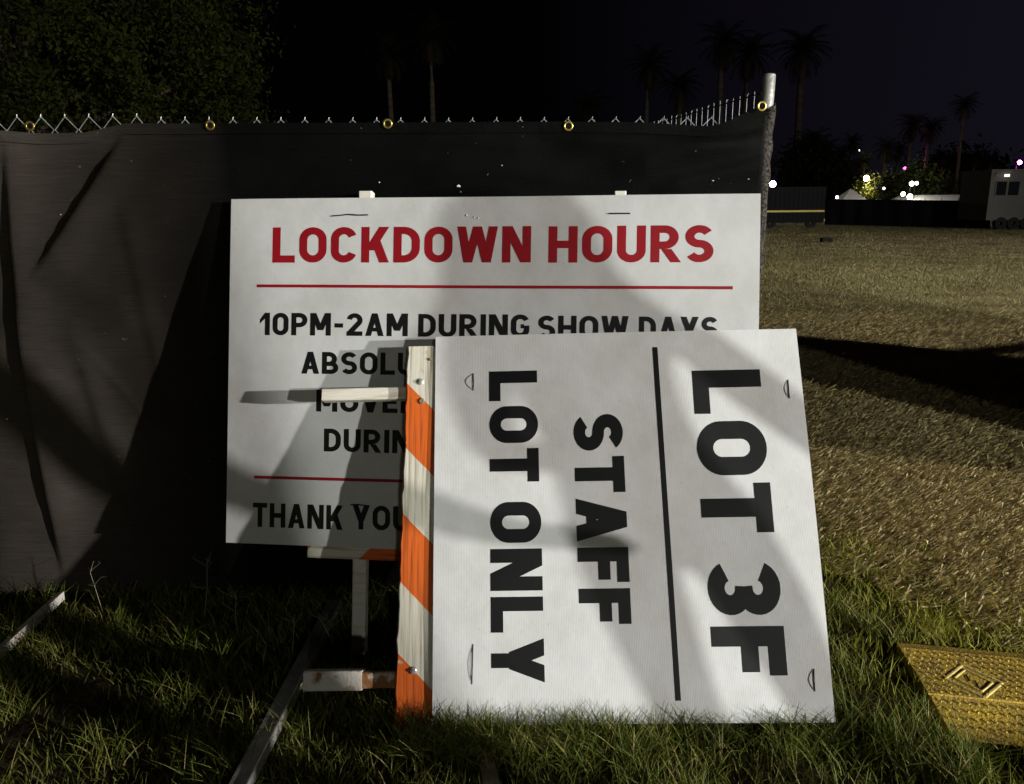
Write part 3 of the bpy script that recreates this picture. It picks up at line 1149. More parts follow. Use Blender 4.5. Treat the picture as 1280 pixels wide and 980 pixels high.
def glyph(ch, s):
    """strokes of a bold grotesque capital of height 1: list of ('path', pts, closed) or ('poly', pts); returns (shapes, advance width)"""
    h = s / 2
    P = []
    path = lambda pts, closed=False: P.append(('path', pts, closed))
    poly = lambda pts: P.append(('poly', pts))
    rect = lambda x0, y0, x1, y1: poly([(x0, y0), (x1, y0), (x1, y1), (x0, y1)])
    diag = lambda x0, y0, x1, y1, w: poly([(x0 - w / 2, y0), (x0 + w / 2, y0), (x1 + w / 2, y1), (x1 - w / 2, y1)])
    w = 0.66

    def stad(w, y0=0, y1=1):
        rx = w / 2 - h
        ry = min(rx * 1.05, (y1 - y0) / 2 - h)
        cx = w / 2
        return arc(cx, y1 - h - ry, rx, ry, 0, 180, 18) + arc(cx, y0 + h + ry, rx, ry, 180, 360, 18)
    if ch in 'O0':
        w = 0.70 if ch == 'O' else 0.64
        path(stad(w), True)
    elif ch == 'C':
        w = 0.66
        rx = w / 2 - h
        path(arc(w / 2, 1 - h - rx, rx, rx, 18, 180, 16) + arc(w / 2, h + rx, rx, rx, 180, 342, 16))
    elif ch == 'G':
        w = 0.68
        rx = w / 2 - h
        path(arc(w / 2, 1 - h - rx, rx, rx, 22, 180, 16) + arc(w / 2, h + rx, rx, rx, 180, 352, 16) + [(w - h, 0.52)])
        rect(0.36, 0.40, w - s - 0.0001, 0.40 + s * 0.9)
    elif ch == 'U':
        w = 0.66
        rx = w / 2 - h
        path([(h, 1)] + arc(w / 2, h + rx, rx, rx, 180, 360, 18) + [(w - h, 1)])
    elif ch == 'D':
        w = 0.66
        rect(0, 0, s, 1)
        r = 0.30
        path([(s, 1 - h), (w - h - r, 1 - h)] + arc(w - h - r, 1 - h - r, r, r, 90, 0, 10) + arc(w - h - r, h + r, r, r, 0, -90, 10) + [(s, h)])
    elif ch in 'PR':
        w = 0.64 if ch == 'P' else 0.68
        rect(0, 0, s, 1)
        y0 = 0.36
        r = (1 - h - (y0 + h)) / 2 if False else (1 - y0 - s) / 2
        ww = 0.64
        path([(s, 1 - h), (ww - h - r, 1 - h)] + arc(ww - h - r, 1 - h - r, r, r, 90, -90, 14) + [(s, y0 + h)])
        if ch == 'R':
            diag(0.58, 0, 0.36, y0, s * 1.15)
    elif ch == 'B':
        w = 0.66
        rect(0, 0, s, 1)
        yb = 0.46
        r1 = (1 - yb - s) / 2 + h * 0.5
        r1 = (1 - h - (yb + h)) / 2 + h / 2
        path([(s, 1 - h), (0.60 - h - r1, 1 - h)] + arc(0.60 - h - r1, 1 - h - r1, r1, r1, 90, -90, 12) + [(s, 1 - h - 2 * r1)])
        y1 = 1 - h - 2 * r1
        r2 = (y1 - h) / 2
        path([(s, y1), (w - h - r2, y1)] + arc(w - h - r2, h + r2, r2, r2, 90, -90, 12) + [(s, h)])
    elif ch == 'S':
        w = 0.64
        rx = w / 2 - h
        q = (1 - s) / 4
        path(arc(w / 2, 1 - h - q, rx, q, 28, 90, 6) + arc(w / 2, 1 - h - q, rx, q, 90, 270, 16)[1:] + arc(w / 2, h + q, rx, q, 90, -90, 16)[1:] + arc(w / 2, h + q, rx, q, -90, -152, 6)[1:])
    elif ch == '3':
        w = 0.64
        rx = w / 2 - h
        q = (1 - s) / 4
        path(arc(w / 2, 1 - h - q, rx, q, 160, -78, 20) + [(w / 2 - 0.02, 0.5)])
        path([(w / 2 - 0.02, 0.5)] + arc(w / 2, h + q, rx, q, 78, -160, 20))
    elif ch == '2':
        w = 0.62
        rx = w / 2 - h
        ry = rx * 1.0
        path(arc(w / 2, 1 - h - ry, rx, ry, 170, -28, 16) + [(h * 1.2, s * 0.7)])
        rect(0.0, 0, w, s)
    elif ch == '1':
        w = 0.40
        rect(w - s, 0, w, 1)
        poly([(0, 0.70), (w - s, 1.0), (w - s, 0.74), (0, 0.70 - s * 0.9)][::1])
    elif ch == 'L':
        w = 0.58
        rect(0, 0, s, 1)
        rect(s, 0, w, s)
    elif ch in 'EF':
        w = 0.58 if ch == 'E' else 0.57
        rect(0, 0, s, 1)
        rect(s, 1 - s, w, 1)
        rect(s, 0.5 - h if ch == 'E' else 0.40, w * 0.93, 0.5 + h if ch == 'E' else 0.40 + s)
        if ch == 'E':
            rect(s, 0, w, s)
    elif ch == 'H':
        w = 0.68
        rect(0, 0, s, 1)
        rect(w - s, 0, w, 1)
        rect(s, 0.5 - h, w - s, 0.5 + h)
    elif ch == 'I':
        w = s
        rect(0, 0, s, 1)
    elif ch == 'T':
        w = 0.62
        rect(w / 2 - h, 0, w / 2 + h, 1 - s)
        rect(0, 1 - s, w, 1)
    elif ch == 'K':
        w = 0.70
        rect(0, 0, s, 1)
        diag(s * 1.0, 0.34, w - s * 0.62, 1, s * 1.22)
        diag(w - s * 0.58, 0, s * 1.75, 0.62, s * 1.18)
    elif ch == 'M':
        w = 0.82
        rect(0, 0, s, 1)
        rect(w - s, 0, w, 1)
        diag(w / 2, 0.24, s * 0.6, 1, s * 1.15)
        diag(w / 2, 0.24, w - s * 0.6, 1, s * 1.15)
    elif ch == 'N':
        w = 0.70
        rect(0, 0, s, 1)
        rect(w - s, 0, w, 1)
        diag(w - s * 0.62, 0, s * 0.62, 1, s * 1.2)
    elif ch == 'A':
        w = 0.72
        diag(s * 0.55, 0, w / 2, 1, s * 1.1)
        diag(w - s * 0.55, 0, w / 2, 1, s * 1.1)
        rect(w * 0.26, 0.20, w * 0.74, 0.20 + s * 0.85)
    elif ch == 'V':
        w = 0.70
        diag(w / 2, 0, s * 0.55, 1, s * 1.1)
        diag(w / 2, 0, w - s * 0.55, 1, s * 1.1)
    elif ch == 'W':
        w = 1.00
        diag(w * 0.27, 0, s * 0.53, 1, s * 1.06)
        diag(w * 0.27, 0, w / 2, 1, s * 1.06)
        diag(w * 0.73, 0, w / 2, 1, s * 1.06)
        diag(w * 0.73, 0, w - s * 0.53, 1, s * 1.06)
    elif ch == 'Y':
        w = 0.70
        rect(w / 2 - h, 0, w / 2 + h, 0.40)
        diag(w / 2, 0.34, s * 0.58, 1, s * 1.16)
        diag(w / 2, 0.34, w - s * 0.58, 1, s * 1.16)
    elif ch == '-':
        w = 0.40
        rect(0.03, 0.36, 0.37, 0.36 + s * 0.95)
    elif ch == ' ':
        w = 0.22
    return P, w


def ribbon(pts, h, closed):
    n = len(pts)
    Lp, Rp = [], []
    for i in range(n):
        if closed:
            a, b = pts[(i - 1) % n], pts[(i + 1) % n]
            if abs(a[0] - pts[i][0]) + abs(a[1] - pts[i][1]) < 1e-7:
                a = pts[(i - 2) % n]
        else:
            a, b = pts[max(i - 1, 0)], pts[min(i + 1, n - 1)]
        dx, dy = b[0] - a[0], b[1] - a[1]
        L = math.hypot(dx, dy) or 1
        nx_, ny_ = -dy / L, dx / L
        sc = 1.0
        if 0 < i < n - 1 or closed:
            p0, p1, p2 = pts[(i - 1) % n], pts[i], pts[(i + 1) % n]
            l1 = math.hypot(p1[0] - p0[0], p1[1] - p0[1])
            if l1 > 1e-7:
                m1 = (-(p1[1] - p0[1]) / l1, (p1[0] - p0[0]) / l1)
                c = nx_ * m1[0] + ny_ * m1[1]
                sc = min(1.5, 1 / max(c, 0.5))
        Lp.append((pts[i][0] + nx_ * h * sc, pts[i][1] + ny_ * h * sc))
        Rp.append((pts[i][0] - nx_ * h * sc, pts[i][1] - ny_ * h * sc))
    q = []
    rngi = range(n if closed else n - 1)
    for i in rngi:
        j = (i + 1) % n
        q.append([Rp[i], Rp[j], Lp[j], Lp[i]])
    return q


def text_line(words, x_start, x_end, y0, cap, stroke, P, ref=None, gap=0.10):
    """words laid out between x_start and x_end (fit to ref letters if given); P maps (x, y, lift) to 3-D. returns MB"""
    mb = MB()

    def width(t):
        return sum(glyph(c, stroke)[1] for c in t) + gap * (len(t) - 1)
    sx = (x_end - x_start) / width(ref or words)
    x = x_start
    for ch in words:
        shapes, w = glyph(ch, stroke)
        for k, sh in enumerate(shapes):
            z = 0.0006 + 0.00012 * k
            polys = ribbon(sh[1], stroke / 2, sh[2]) if sh[0] == 'path' else [sh[1]]
            for pl in polys:
                pl = [q for i, q in enumerate(pl) if math.hypot(q[0] - pl[i - 1][0], q[1] - pl[i - 1][1]) > 1e-6]
                if len(pl) >= 3:
                    mb.face([P(x + a * sx, y0 + b * cap, z) for a, b in pl])
        x += (w + gap) * sx
    return mb


# ------------------------------------------------------------------ sign 1: LOCKDOWN HOURS
T1 = Vector((-0.9921, 2.8049, 1.5638))
U1 = Vector((0.99442, -0.10552, 0.00159))
V1 = Vector((0.02279, 0.22942, 0.97306))
N1 = Vector((-0.10304, -0.96759, 0.23055))
W1, H1 = 1.829, 1.219


def bow1(a, b):
    ua, ub = a / W1 - .5, b / H1 - .5
    return 0.004 * math.sin(a * 4.0 + 1) * math.cos(b * 2.2) - 0.004 * ua * ua * 4 + 0.003 * ub


def p1(a, b, d=0.0):
    return T1 + U1 * a - V1 * b + N1 * (d + bow1(min(max(a, 0), W1), min(max(b, 0), H1)))


def panel(p, W, H, thick, nx_=40, ny_=28, corner=0.012):
    mb = MB()

    def cut(a, b):
        return a, b
    g = []
    for side, d in ((0, 0.0), (1, -thick)):
        for j in range(ny_ + 1):
            for i in range(nx_ + 1):
                mb.v.append(tuple(p(W * i / nx_, H * j / ny_, d)))
    S = (nx_ + 1) * (ny_ + 1)
    W_ = nx_ + 1
    for j in range(ny_):
        for i in range(nx_):
            a = j * W_ + i
            mb.f.append((a, a + W_, a + W_ + 1, a + 1))
            mb.f.append((S + a, S + a + 1, S + a + W_ + 1, S + a + W_))
    rim = [i for i in range(nx_)] + [j * W_ + nx_ for j in range(ny_)] + [ny_ * W_ + i for i in range(nx_, 0, -1)] + [j * W_ for j in range(ny_, 0, -1)]
    for q in range(len(rim)):
        a, b = rim[q], rim[(q + 1) % len(rim)]
        mb.face([mb.v[a], mb.v[b], mb.v[S + b], mb.v[S + a]])
    mb.mi = [0] * len(mb.f)
    return mb


def frame_of(o, T, U, V, Nn):
    """give a part's mesh axes of the sign itself (X right, Z up) so that grain and flutes follow it"""
    m = Matrix((U, -Nn, V)).transposed()
    inv = m.inverted()
    root = o.parent
    base = ORIG[root.name]
    off = T - base
    for v in o.data.vertices:
        v.co = inv @ (v.co - off)
    mm = m.to_4x4()
    mm.translation = off
    o.matrix_local = mm


sg1 = thing('event_sign', p1(W1 / 2, H1), 'large white LOCKDOWN HOURS sign with red heading, leaning before the black fence', 'sign')
o = part(panel(p1, W1, H1, 0.006), 'panel', M['sign_a'], sg1, True)
frame_of(o, T1, U1, V1, N1)
Q1 = lambda b0: (lambda x, y, z: p1(x, b0 - y, z))


def word1(name, t, xa, xb, btop, bbot, ink, stroke, ref=None, gap=0.11):
    mb = text_line(t, xa, xb, 0, bbot - btop, stroke, Q1(bbot), ref, gap)
    return part(mb, name, ink, sg1)


word1('lettering', 'LOCKDOWN', .1565, 1.070, .102, .2263, M['red_ink'], .205)
word1('lettering', 'HOURS', 1.130, 1.6785, .1035, .2275, M['red_ink'], .205)
word1('lettering', '10PM-2AM', .1145, .647, .4030, .4820, M['black_ink'], .20)
word1('lettering', 'DURING', .6836, 1.069, .4040, .4830, M['black_ink'], .20)
word1('lettering', 'SHOW', 1.099, 1.403, .4075, .4865, M['black_ink'], .20)
word1('lettering', 'DAYS', 1.4377, 1.6975, .409, .488, M['black_ink'], .20)
word1('lettering', 'ABSOLUTELY', .2684, .604, .539, .616, M['black_ink'], .20, 'ABSOL')
word1('lettering', 'MOVEMENT', .3242, .6158, .671, .748, M['black_ink'], .20, 'MOVE')
word1('lettering', 'DURING', .3541, .5885, .807, .887, M['black_ink'], .20, 'DURI')
word1('lettering', 'THANK', .098, .4265, 1.074, 1.159, M['black_ink'], .20)
word1('lettering', 'YOU', .4607, .665, 1.070, 1.155, M['black_ink'], .20)
for ba, bb in ((.303, .3135), (.9785, .989)):
    mb = MB()
    for i in range(20):
        xa, xb = .1008 + (1.743 - .1008) * i / 20, .1008 + (1.743 - .1008) * (i + 1) / 20
        off = 0.004 * i / 20 if ba < .5 else -0.004 * i / 20
        mb.face([p1(xa, ba + off, .0007), p1(xb, ba + off, .0007), p1(xb, bb + off, .0007), p1(xa, bb + off, .0007)])
    part(mb, 'rule', M['red_ink'], sg1)
# zip ties
for pts in ([(.372, .0635), (.40, .0615), (.43, .0585), (.465, .0610), (.4985, .0605)], [(1.333, .0625), (1.365, .0625), (1.402, .0630)],
            [(.455, 1.070), (.48, 1.068), (.51, 1.071)]):
    mb = MB()
    mb.tube([p1(pts[0][0], pts[0][1], -.006)] + [p1(a, b, .0035) for a, b in pts] + [p1(pts[-1][0], pts[-1][1], -.006)], .0022, 5)
    part(mb, 'zip_tie', M['tie'], sg1)
for (a, b, r) in ((.845, .063, .0045), (.872, .070, .003), (.886, .073, .003)):
    mb = MB()
    nn = 10
    c = p1(a, b, .003)
    ringp = [p1(a + r * math.cos(2 * math.pi * i / nn), b + r * math.sin(2 * math.pi * i / nn), .0004) for i in range(nn)]
    for i in range(nn):
        mb.face([ringp[i], ringp[(i + 1) % nn], c])
    part(mb, 'dimple', M['sign_a'], sg1)

# ------------------------------------------------------------------ barricade that carries sign 1
b1r = thing('barricade', T1 - V1 * 1.6 + U1 * .9, 'upright white wooden barricade behind the LOCKDOWN HOURS sign, only legs and low rail showing', 'barricade')


def beam(name, a0, b0, a1, b1, d0, d1, mt, parent, P=p1, lab=None, chamfer=0.004):
    """board given in a sign's own plane: a right, b down, d in front"""
    mb = MB()
    c = chamfer
    q = []
    ring = [(a0 + c, d0), (a1 - c, d0), (a1, d0 + c), (a1, d1 - c), (a1 - c, d1), (a0 + c, d1), (a0, d1 - c), (a0, d0 + c)]
    for b in (b0, b1):
        for a, d in ring:
            mb.v.append(tuple(P(a, b, d)))
    for i in range(8):
        j = (i + 1) % 8
        mb.f.append((i, j, 8 + j, 8 + i))
    mb.f.append(tuple(range(8)))
    mb.f.append(tuple(range(15, 7, -1)))
    mb.mi = [0] * 10
    return part(mb, name, mt, parent, label=lab)


fl1 = lambda a, b, d: T1 + U1 * a - V1 * b + N1 * d
zl = lambda b: (T1 - V1 * b).z
beam('leg', .4530, -.032, .5015, 1.60, -.075, -.034, M['white_wood'], b1r, fl1)
beam('leg', 1.3494, -.022, 1.3905, 1.60, -.075, -.034, M['white_wood'], b1r, fl1)
rail_m = stripe_mat('striped_rail_low', U1.copy(), V1.copy(), .42, 0.0, -1.0)
rl = beam('rail', .2945, 1.075, 1.60, 1.262, -.032, -.012, rail_m, b1r, fl1)
frame_of(rl, T1, U1, V1, N1)
rail_m2 = stripe_mat('striped_rail', X3, Z3, .42, 0.144, -1.0)
rl.data.materials[0] = rail_m2
rl2 = beam('rail', .2945, .55, 1.60, .74, -.032, -.012, rail_m2, b1r, fl1)
frame_of(rl2, T1, U1, V1, N1)

# its steel skids on the grass
def skid(name, p0, p1_, wid, label, steel, edge, lip=.012, parent=None):
    d = (p1_ - p0)
    L = d.length
    d.normalize()
    s = Vector((d.y, -d.x, 0)).normalized()
    up = s.cross(d)
    if up.z < 0:
        up = -up
    t = thing(name, p0, label, 'steel skid')
    mb = MB()
    mb.box(p0, s, d, up, -wid / 2, wid / 2, 0, L, -.004, 0)
    mb.box(p0, s, d, up, -wid / 2, -wid / 2 + .005, 0, L, -.035, -.0042)
    part(mb, 'flange', steel, t)
    mb = MB()
    mb.box(p0, s, d, up, wid / 2 + .0005, wid / 2 + .0045, 0, L, -.03, lip)
    part(mb, 'lip', edge, t)
    return t


skid('barricade_skid', Vector((-.745, 1.25, .062)), Vector((-.690, 2.70, .058)), .048,
     'long grey steel angle lying on the grass, running under the short white leg', M['angle_steel'], M['bright_edge'], .006)
skid('barricade_skid', Vector((-1.775, 1.95, .05)), Vector((-1.795, 2.78, .055)), .020,
     'thin chipped white steel bar lying in the grass at the far left', M['rusty_white'], M['rusty_white'], .004)
o = thing('wood_stake', ground(612, 975, .02), 'dark weathered wooden stake half sunk in grass before the LOT 3F sign', 'stake')
mb = MB()
a, b = ground(598, 908, .035), ground(616, 985, .035)
dd = (b - a).normalized()
ss = Vector((dd.y, -dd.x, 0))
mb.box(a, ss, dd, Z3, -.022, .022, 0, (b - a).length, -.04, .0)
part(mb, 'stake_shaft', M['old_wood'], o)

# ------------------------------------------------------------------ sign 2: LOT 3F (standing on its side)
T2 = Vector((-0.2519, 2.5141, 1.1125))
U2 = Vector((0.99945, -0.02643, 0.01986))
V2 = Vector((-0.00637, 0.43538, 0.90023))
N2 = Vector((-0.03243, -0.89986, 0.43497))
S2 = 1.18243
H2 = 1.20


def bow2(a, b):
    ua, ub = a / S2, b / H2
    e = 0.010 * math.exp(-((ua - 1.0) / 0.14) ** 2) * math.sin(ub * math.pi)
    return 0.003 * math.sin(a * 3 + b * 2) + e - 0.002 * math.cos(ub * 5)


def p2(a, b, d=0.0):
    return T2 + U2 * a - V2 * b + N2 * (d + bow2(min(max(a, 0), S2), min(max(b, 0), H2)))


sg2 = thing('lot_sign', p2(S2 / 2, H2), 'white LOT 3F STAFF LOT ONLY sign turned on its side, standing in the grass', 'sign')
o = part(panel(p2, S2, H2, 0.006), 'panel', M['sign_b'], sg2, True)
frame_of(o, T2, U2, V2, N2)


def word2(t, ca, cb, abase, atop, stroke, gap=.12):
    mb = text_line(t, ca, cb, 0, atop - abase, stroke, lambda x, y, z: p2(abase + y, x, z), None, gap)
    return part(mb, 'lettering', M['black_ink'], sg2)


word2('LOT', .1345, .652, .834, 1.0525, .235, .10)
word2('3F', .738, 1.069, .838, 1.0560, .235, .13)
word2('STAFF', .272, .9175, .4455, .6025, .235, .10)
word2('LOT', .123, .484, .1765, .3330, .235, .10)
word2('ONLY', .547, 1.082, .1765, .3365, .235, .10)
mb = MB()
for i in range(16):
    c0, c1 = .053 + (1.137 - .053) * i / 16, .053 + (1.137 - .053) * (i + 1) / 16
    s0, s1 = .010 * i / 16, .010 * (i + 1) / 16
    mb.face([p2(.7115 + s0, c0, .0007), p2(.7280 + s0, c0, .0007), p2(.7280 + s1, c1, .0007), p2(.7115 + s1, c1, .0007)])
part(mb, 'rule', M['black_ink'], sg2)
for pts, bulge in (([(.1255, .1287), (.1255, .1849)], .010), ([(1.139, .1723), (1.138, .2327)], .005),
                   ([(.1225, .9706), (.1185, 1.02), (.1190, 1.0847)], .005), ([(1.133, 1.051), (1.131, 1.1134)], .006)):
    mb = MB()
    a0, a1 = pts[0], pts[-1]
    arcp = []
    for q in range(9):
        t_ = q / 8
        e_ = math.sin(math.pi * t_)
        arcp.append(p2(a0[0] + (a1[0] - a0[0]) * t_ - .35 * bulge * e_, a0[1] + (a1[1] - a0[1]) * t_, .001 + bulge * e_))
    mb.tube([p2(*a0, -.006)] + arcp + [p2(*a1, -.006)], .0011, 5)
    mb.tube([p2(*a0, .0014), p2(*a1, .0014)], .0013, 4)
    part(mb, 'zip_tie', M['tie'], sg2)

# barricade on its side that carries sign 2
fl2 = lambda a, b, d: T2 + U2 * a - V2 * b + N2 * d
b2r = thing('barricade', fl2(0, H2 + .02, -.03), 'barricade on its side behind the LOT 3F sign, orange and white striped board upright', 'barricade')
stripe2 = stripe_mat('striped_board', Z3, X3, .428, 0.247, 1.02)
mb = MB()
# board with a slightly chewed left edge
NB = 46
ringN = []
for i in range(NB + 1):
    c = .029 + (1.215 - .029) * i / NB
    l = -.0945 - .0215 * (i / NB) + .0028 * math.sin(i * 1.7) * math.sin(i * .53 + 1) + (.004 if i in (13, 14) else 0) + random.uniform(-.0008, .0008)
    r_ = .085
    ringN.append([fl2(l + .004, c, -.010), fl2(r_, c, -.010), fl2(r_, c, -.040), fl2(l, c, -.040), fl2(l, c, -.014)])
for rr in ringN:
    mb.v += [tuple(q) for q in rr]
for i in range(NB):
    for k in range(5):
        kk = (k + 1) % 5
        mb.f.append((i * 5 + k, i * 5 + kk, (i + 1) * 5 + kk, (i + 1) * 5 + k))
mb.f.append(tuple(range(5)))
mb.f.append(tuple(NB * 5 + k for k in reversed(range(5))))
mb.mi = [0] * len(mb.f)
o = part(mb, 'rail', stripe2, b2r)
frame_of(o, T2, U2, V2, N2)
board = o
# bolts and knots on the board
for (a, c, r, mt) in ((-.050, .150, .011, M['steel']), (-.045, .215, .010, M['old_wood']), (-.018, .075, .005, M['rust']), (-.060, 1.046, .011, M['steel'])):
    mb = MB()
    ctr = fl2(a, c, -.0005)
    mb.tube([fl2(a, c, -.012), fl2(a, c, -.0065), fl2(a, c, -.004)], [r, r, r * .7], 12)
    if mt is M['steel']:
        mb.tube([fl2(a + r * .2, c, -.006), fl2(a + r * .2, c, .001)], r * .4, 8)
    part(mb, 'bolt' if mt is not M['old_wood'] else 'knot', mt, b2r)
# short white legs sticking out to the left
beam_leg = lambda name, a0, a1, c0, c1, d0, d1, mt, lab=None: beam(name, c0, a0, c1, a1, d0, d1, mt, b2r, lambda a, b, d: fl2(b, a, d), lab, .003)
beam_leg('leg', -.384, .75, .1585, .1995, -.083, -.042, M['white_wood'])
beam_leg('leg', -.405, -.225, 1.050, 1.108, -.10, -.042, M['rusty_white'])
beam_leg('sleeve', -.2248, .75, 1.056, 1.102, -.095, -.047, M['rust'])

# ------------------------------------------------------------------ yellow cable ramp
ramp_t = thing('cable_ramp', MAT_O - MAT_V * .2 + MAT_U * .45, 'yellow cable ramp with raised tread pattern and diamond emblem, half in grass', 'cable ramp')
LZ = .036
LEN = 0.92


def mp_(a, b, z):
    return MAT_O + MAT_U * a + MAT_V * b + Z3 * z


mb = MB()
mb.box8([mp_(.012, -.262, .0), mp_(LEN, -.262, .0), mp_(LEN, -.004, .0), mp_(0, -.004, .0),
         mp_(.012, -.262, LZ), mp_(LEN, -.262, LZ), mp_(LEN, -.004, LZ), mp_(0, -.004, LZ)])
lid = part(mb, 'lid', M['mat_yellow'], ramp_t)
mb = MB()
mb.box8([mp_(.0, .0, 0), mp_(LEN, .0, 0), mp_(LEN, .060, 0), mp_(.01, .060, 0), mp_(0, .0, LZ - .004), mp_(LEN, .0, LZ - .004), mp_(LEN, .060, .016), mp_(.01, .060, .016)])
part(mb, 'ramp', M['mat_yellow'], ramp_t)
mb = MB()
mb.box8([mp_(.02, -.43, 0), mp_(LEN, -.43, 0), mp_(LEN, -.266, 0), mp_(.015, -.266, 0), mp_(.03, -.43, .008), mp_(LEN, -.43, .008), mp_(LEN, -.266, LZ - .005), mp_(.015, -.266, LZ - .005)])
part(mb, 'ramp', M['mat_yellow'], ramp_t)


def tread(mb, c, ang, l, w, h_, nz):
    du = MAT_U * math.cos(ang) + MAT_V * math.sin(ang)
    dv = -MAT_U * math.sin(ang) + MAT_V * math.cos(ang)
    up = nz
    mb.box8([c - du * l - dv * w, c + du * l - dv * w, c + du * l + dv * w, c - du * l + dv * w,
             c - du * l * .8 - dv * w * .5 + up * h_, c + du * l * .8 - dv * w * .5 + up * h_, c + du * l * .8 + dv * w * .5 + up * h_, c - du * l * .8 + dv * w * .5 + up * h_])


mb = MB()
EMB = ground(1217, 851.5, LZ)
for r_ in range(8):
    for i in range(34):
        a = .020 + i * .0265 + (.013 if r_ % 2 else 0)
        b = -.247 + r_ * .0315
        qq = mp_(a, b, LZ)
        if (qq - EMB).length < .085 or a > LEN - .02 or a < .02 - (b + .13) * .04:
            continue
        tread(mb, mp_(a, b, LZ), -.75, .0095, .0042, .0022, Z3)
o = part(mb, 'tread', M['mat_yellow'], ramp_t)
o['kind'] = 'stuff'
mb = MB()
for r_ in range(4):
    for i in range(34):
        a = .035 + i * .0265 + (.013 if r_ % 2 else 0)
        b = -.285 - r_ * .034
        z = LZ - .005 + (b + .266) / (.43 - .266) * (LZ - .013)
        if a < LEN - .02:
            tread(mb, mp_(a, b, z + .0002), -.75, .0095, .0042, .0022, (Z3 - MAT_V * .28).normalized())
o = part(mb, 'tread', M['mat_yellow'], ramp_t)
o['kind'] = 'stuff'
M['emblem_lit'] = mat('lit_yellow', (0.85, 0.66, 0.22), 0.5, 0.4, col2=(0.62, 0.46, 0.14), scale=30, bump=0.3, bscale=120)  # paler yellow painting light onto the emblem ridges
for cs, wv in (([(1181, 848), (1203, 831), (1252.5, 853.5), (1230.5, 872)], .0065), ([(1193, 847.5), (1206.5, 837), (1240.5, 853.5), (1227, 864.5)], .004)):
    mb = MB()
    cs = [ground(a, b, LZ) for a, b in cs]
    for i in range(4):
        pa, pb = cs[i], cs[(i + 1) % 4]
        d = (pb - pa).normalized()
        q = Vector((-d.y, d.x, 0))
        h_ = .0020 + .0002 * i
        mb.box8([pa - q * wv, pb - q * wv, pb + q * wv, pa + q * wv, pa - q * wv * .4 + Z3 * h_, pb - q * wv * .4 + Z3 * h_, pb + q * wv * .4 + Z3 * h_, pa + q * wv * .4 + Z3 * h_])
    part(mb, 'emblem_frame', M['emblem_lit'], ramp_t)
mb = MB()
for pl in ([(1206.5, 843.5), (1208.5, 843), (1213, 851.5), (1211, 852)], [(1217.5, 850.5), (1219.5, 850.5), (1224.5, 859.5), (1222.5, 860)]):
    mb.face([ground(a, b, LZ + .0012) for a, b in pl])
part(mb, 'emblem_bolt', M['dark_hole'], ramp_t)

# ------------------------------------------------------------------ large leafy tree behind the fence, left
def leaf_cloud(name, centre, radii, nclump, per, size, tint_a, tint_b, parent, gap=0.0, shell=0.55, spread=3.2):
    ctr = np.array(centre)
    rad = np.array(radii)
    d = rng.normal(0, 1, (nclump, 3))
    d /= np.linalg.norm(d, axis=1, keepdims=True)
    r = shell + (1 - shell) * rng.uniform(0, 1, nclump) ** 0.6
    lump = 1 + 0.16 * np.sin(d[:, 0] * 5 + 1) * np.cos(d[:, 2] * 6) + 0.10 * np.sin(d[:, 1] * 11 + d[:, 2] * 7)
    cl = ctr + d * rad * (r * lump)[:, None]
    cs = rng.uniform(0.5, 1.1, nclump)
    idx = np.repeat(np.arange(nclump), per)
    n = len(idx)
    p = cl[idx] + rng.normal(0, 1, (n, 3)) * (size * spread * cs[idx])[:, None] * np.array([1, 1, .7])
    nn = rng.normal(0, 1, (n, 3)) + d[idx] * 0.9 + np.array([0, 0, 0.5])
    nn /= np.linalg.norm(nn, axis=1, keepdims=True)
    a = np.cross(nn, rng.normal(0, 1, (n, 3)))
    a /= np.linalg.norm(a, axis=1, keepdims=True)
    b = np.cross(nn, a)
    sz = size * rng.uniform(0.6, 1.3, n)
    V = np.stack([p - a * sz[:, None], p - b * sz[:, None] * 0.42, p + a * sz[:, None], p + b * sz[:, None] * 0.42], 1)
    g = np.clip(rng.uniform(0, 1, nclump)[idx] * 0.7 + rng.uniform(0, .3, n), 0, 1)
    tint = mixc(tint_a, tint_b, g) * rng.uniform(.7, 1.2, n)[:, None]
    me = mesh_np(name, V.reshape(-1, 3), np.arange(n * 4).reshape(n, 4), np.repeat(tint, 4, axis=0), M['leaf'])
    o = link(name, me)
    if parent is not None:
        o.parent = parent
    return o


M['bark'] = mat('bark', (0.12, 0.09, 0.06), 0.9, 0.1, col2=(0.05, 0.04, 0.03), scale=4, stretch=(1, 1, .2), bump=0.6, bscale=12)
TC = Vector((-15.0, 25.0, 0))
tr = thing('leafy_tree', TC, 'big dense leafy tree rising behind the fence at upper left', 'tree')
mb = MB()
mb.tube([(TC.x, TC.y, -.2), (TC.x + .1, TC.y, 1.5), (TC.x - .1, TC.y + .1, 3.2), (TC.x, TC.y, 5), (TC.x, TC.y, 9)], [.55, .42, .38, .3, .1], 10)
for k in range(9):
    a = k * 0.7
    st = Vector((TC.x, TC.y, 2.8 + .35 * k))
    mb.tube([st, st + Vector((math.cos(a) * 2, math.sin(a) * 1.6, 1.4)), st + Vector((math.cos(a) * 4.6, math.sin(a) * 3.4, 2.3))], [.17, .11, .04], 6)
part(mb, 'trunk', M['bark'], tr, True)
cr = leaf_cloud('crown', (0, 0, 7.2), (7.3, 5.2, 5.9), 1500, 110, .085, (0.006, 0.009, 0.002), (0.034, 0.038, 0.006), tr, shell=.62, spread=5.0)


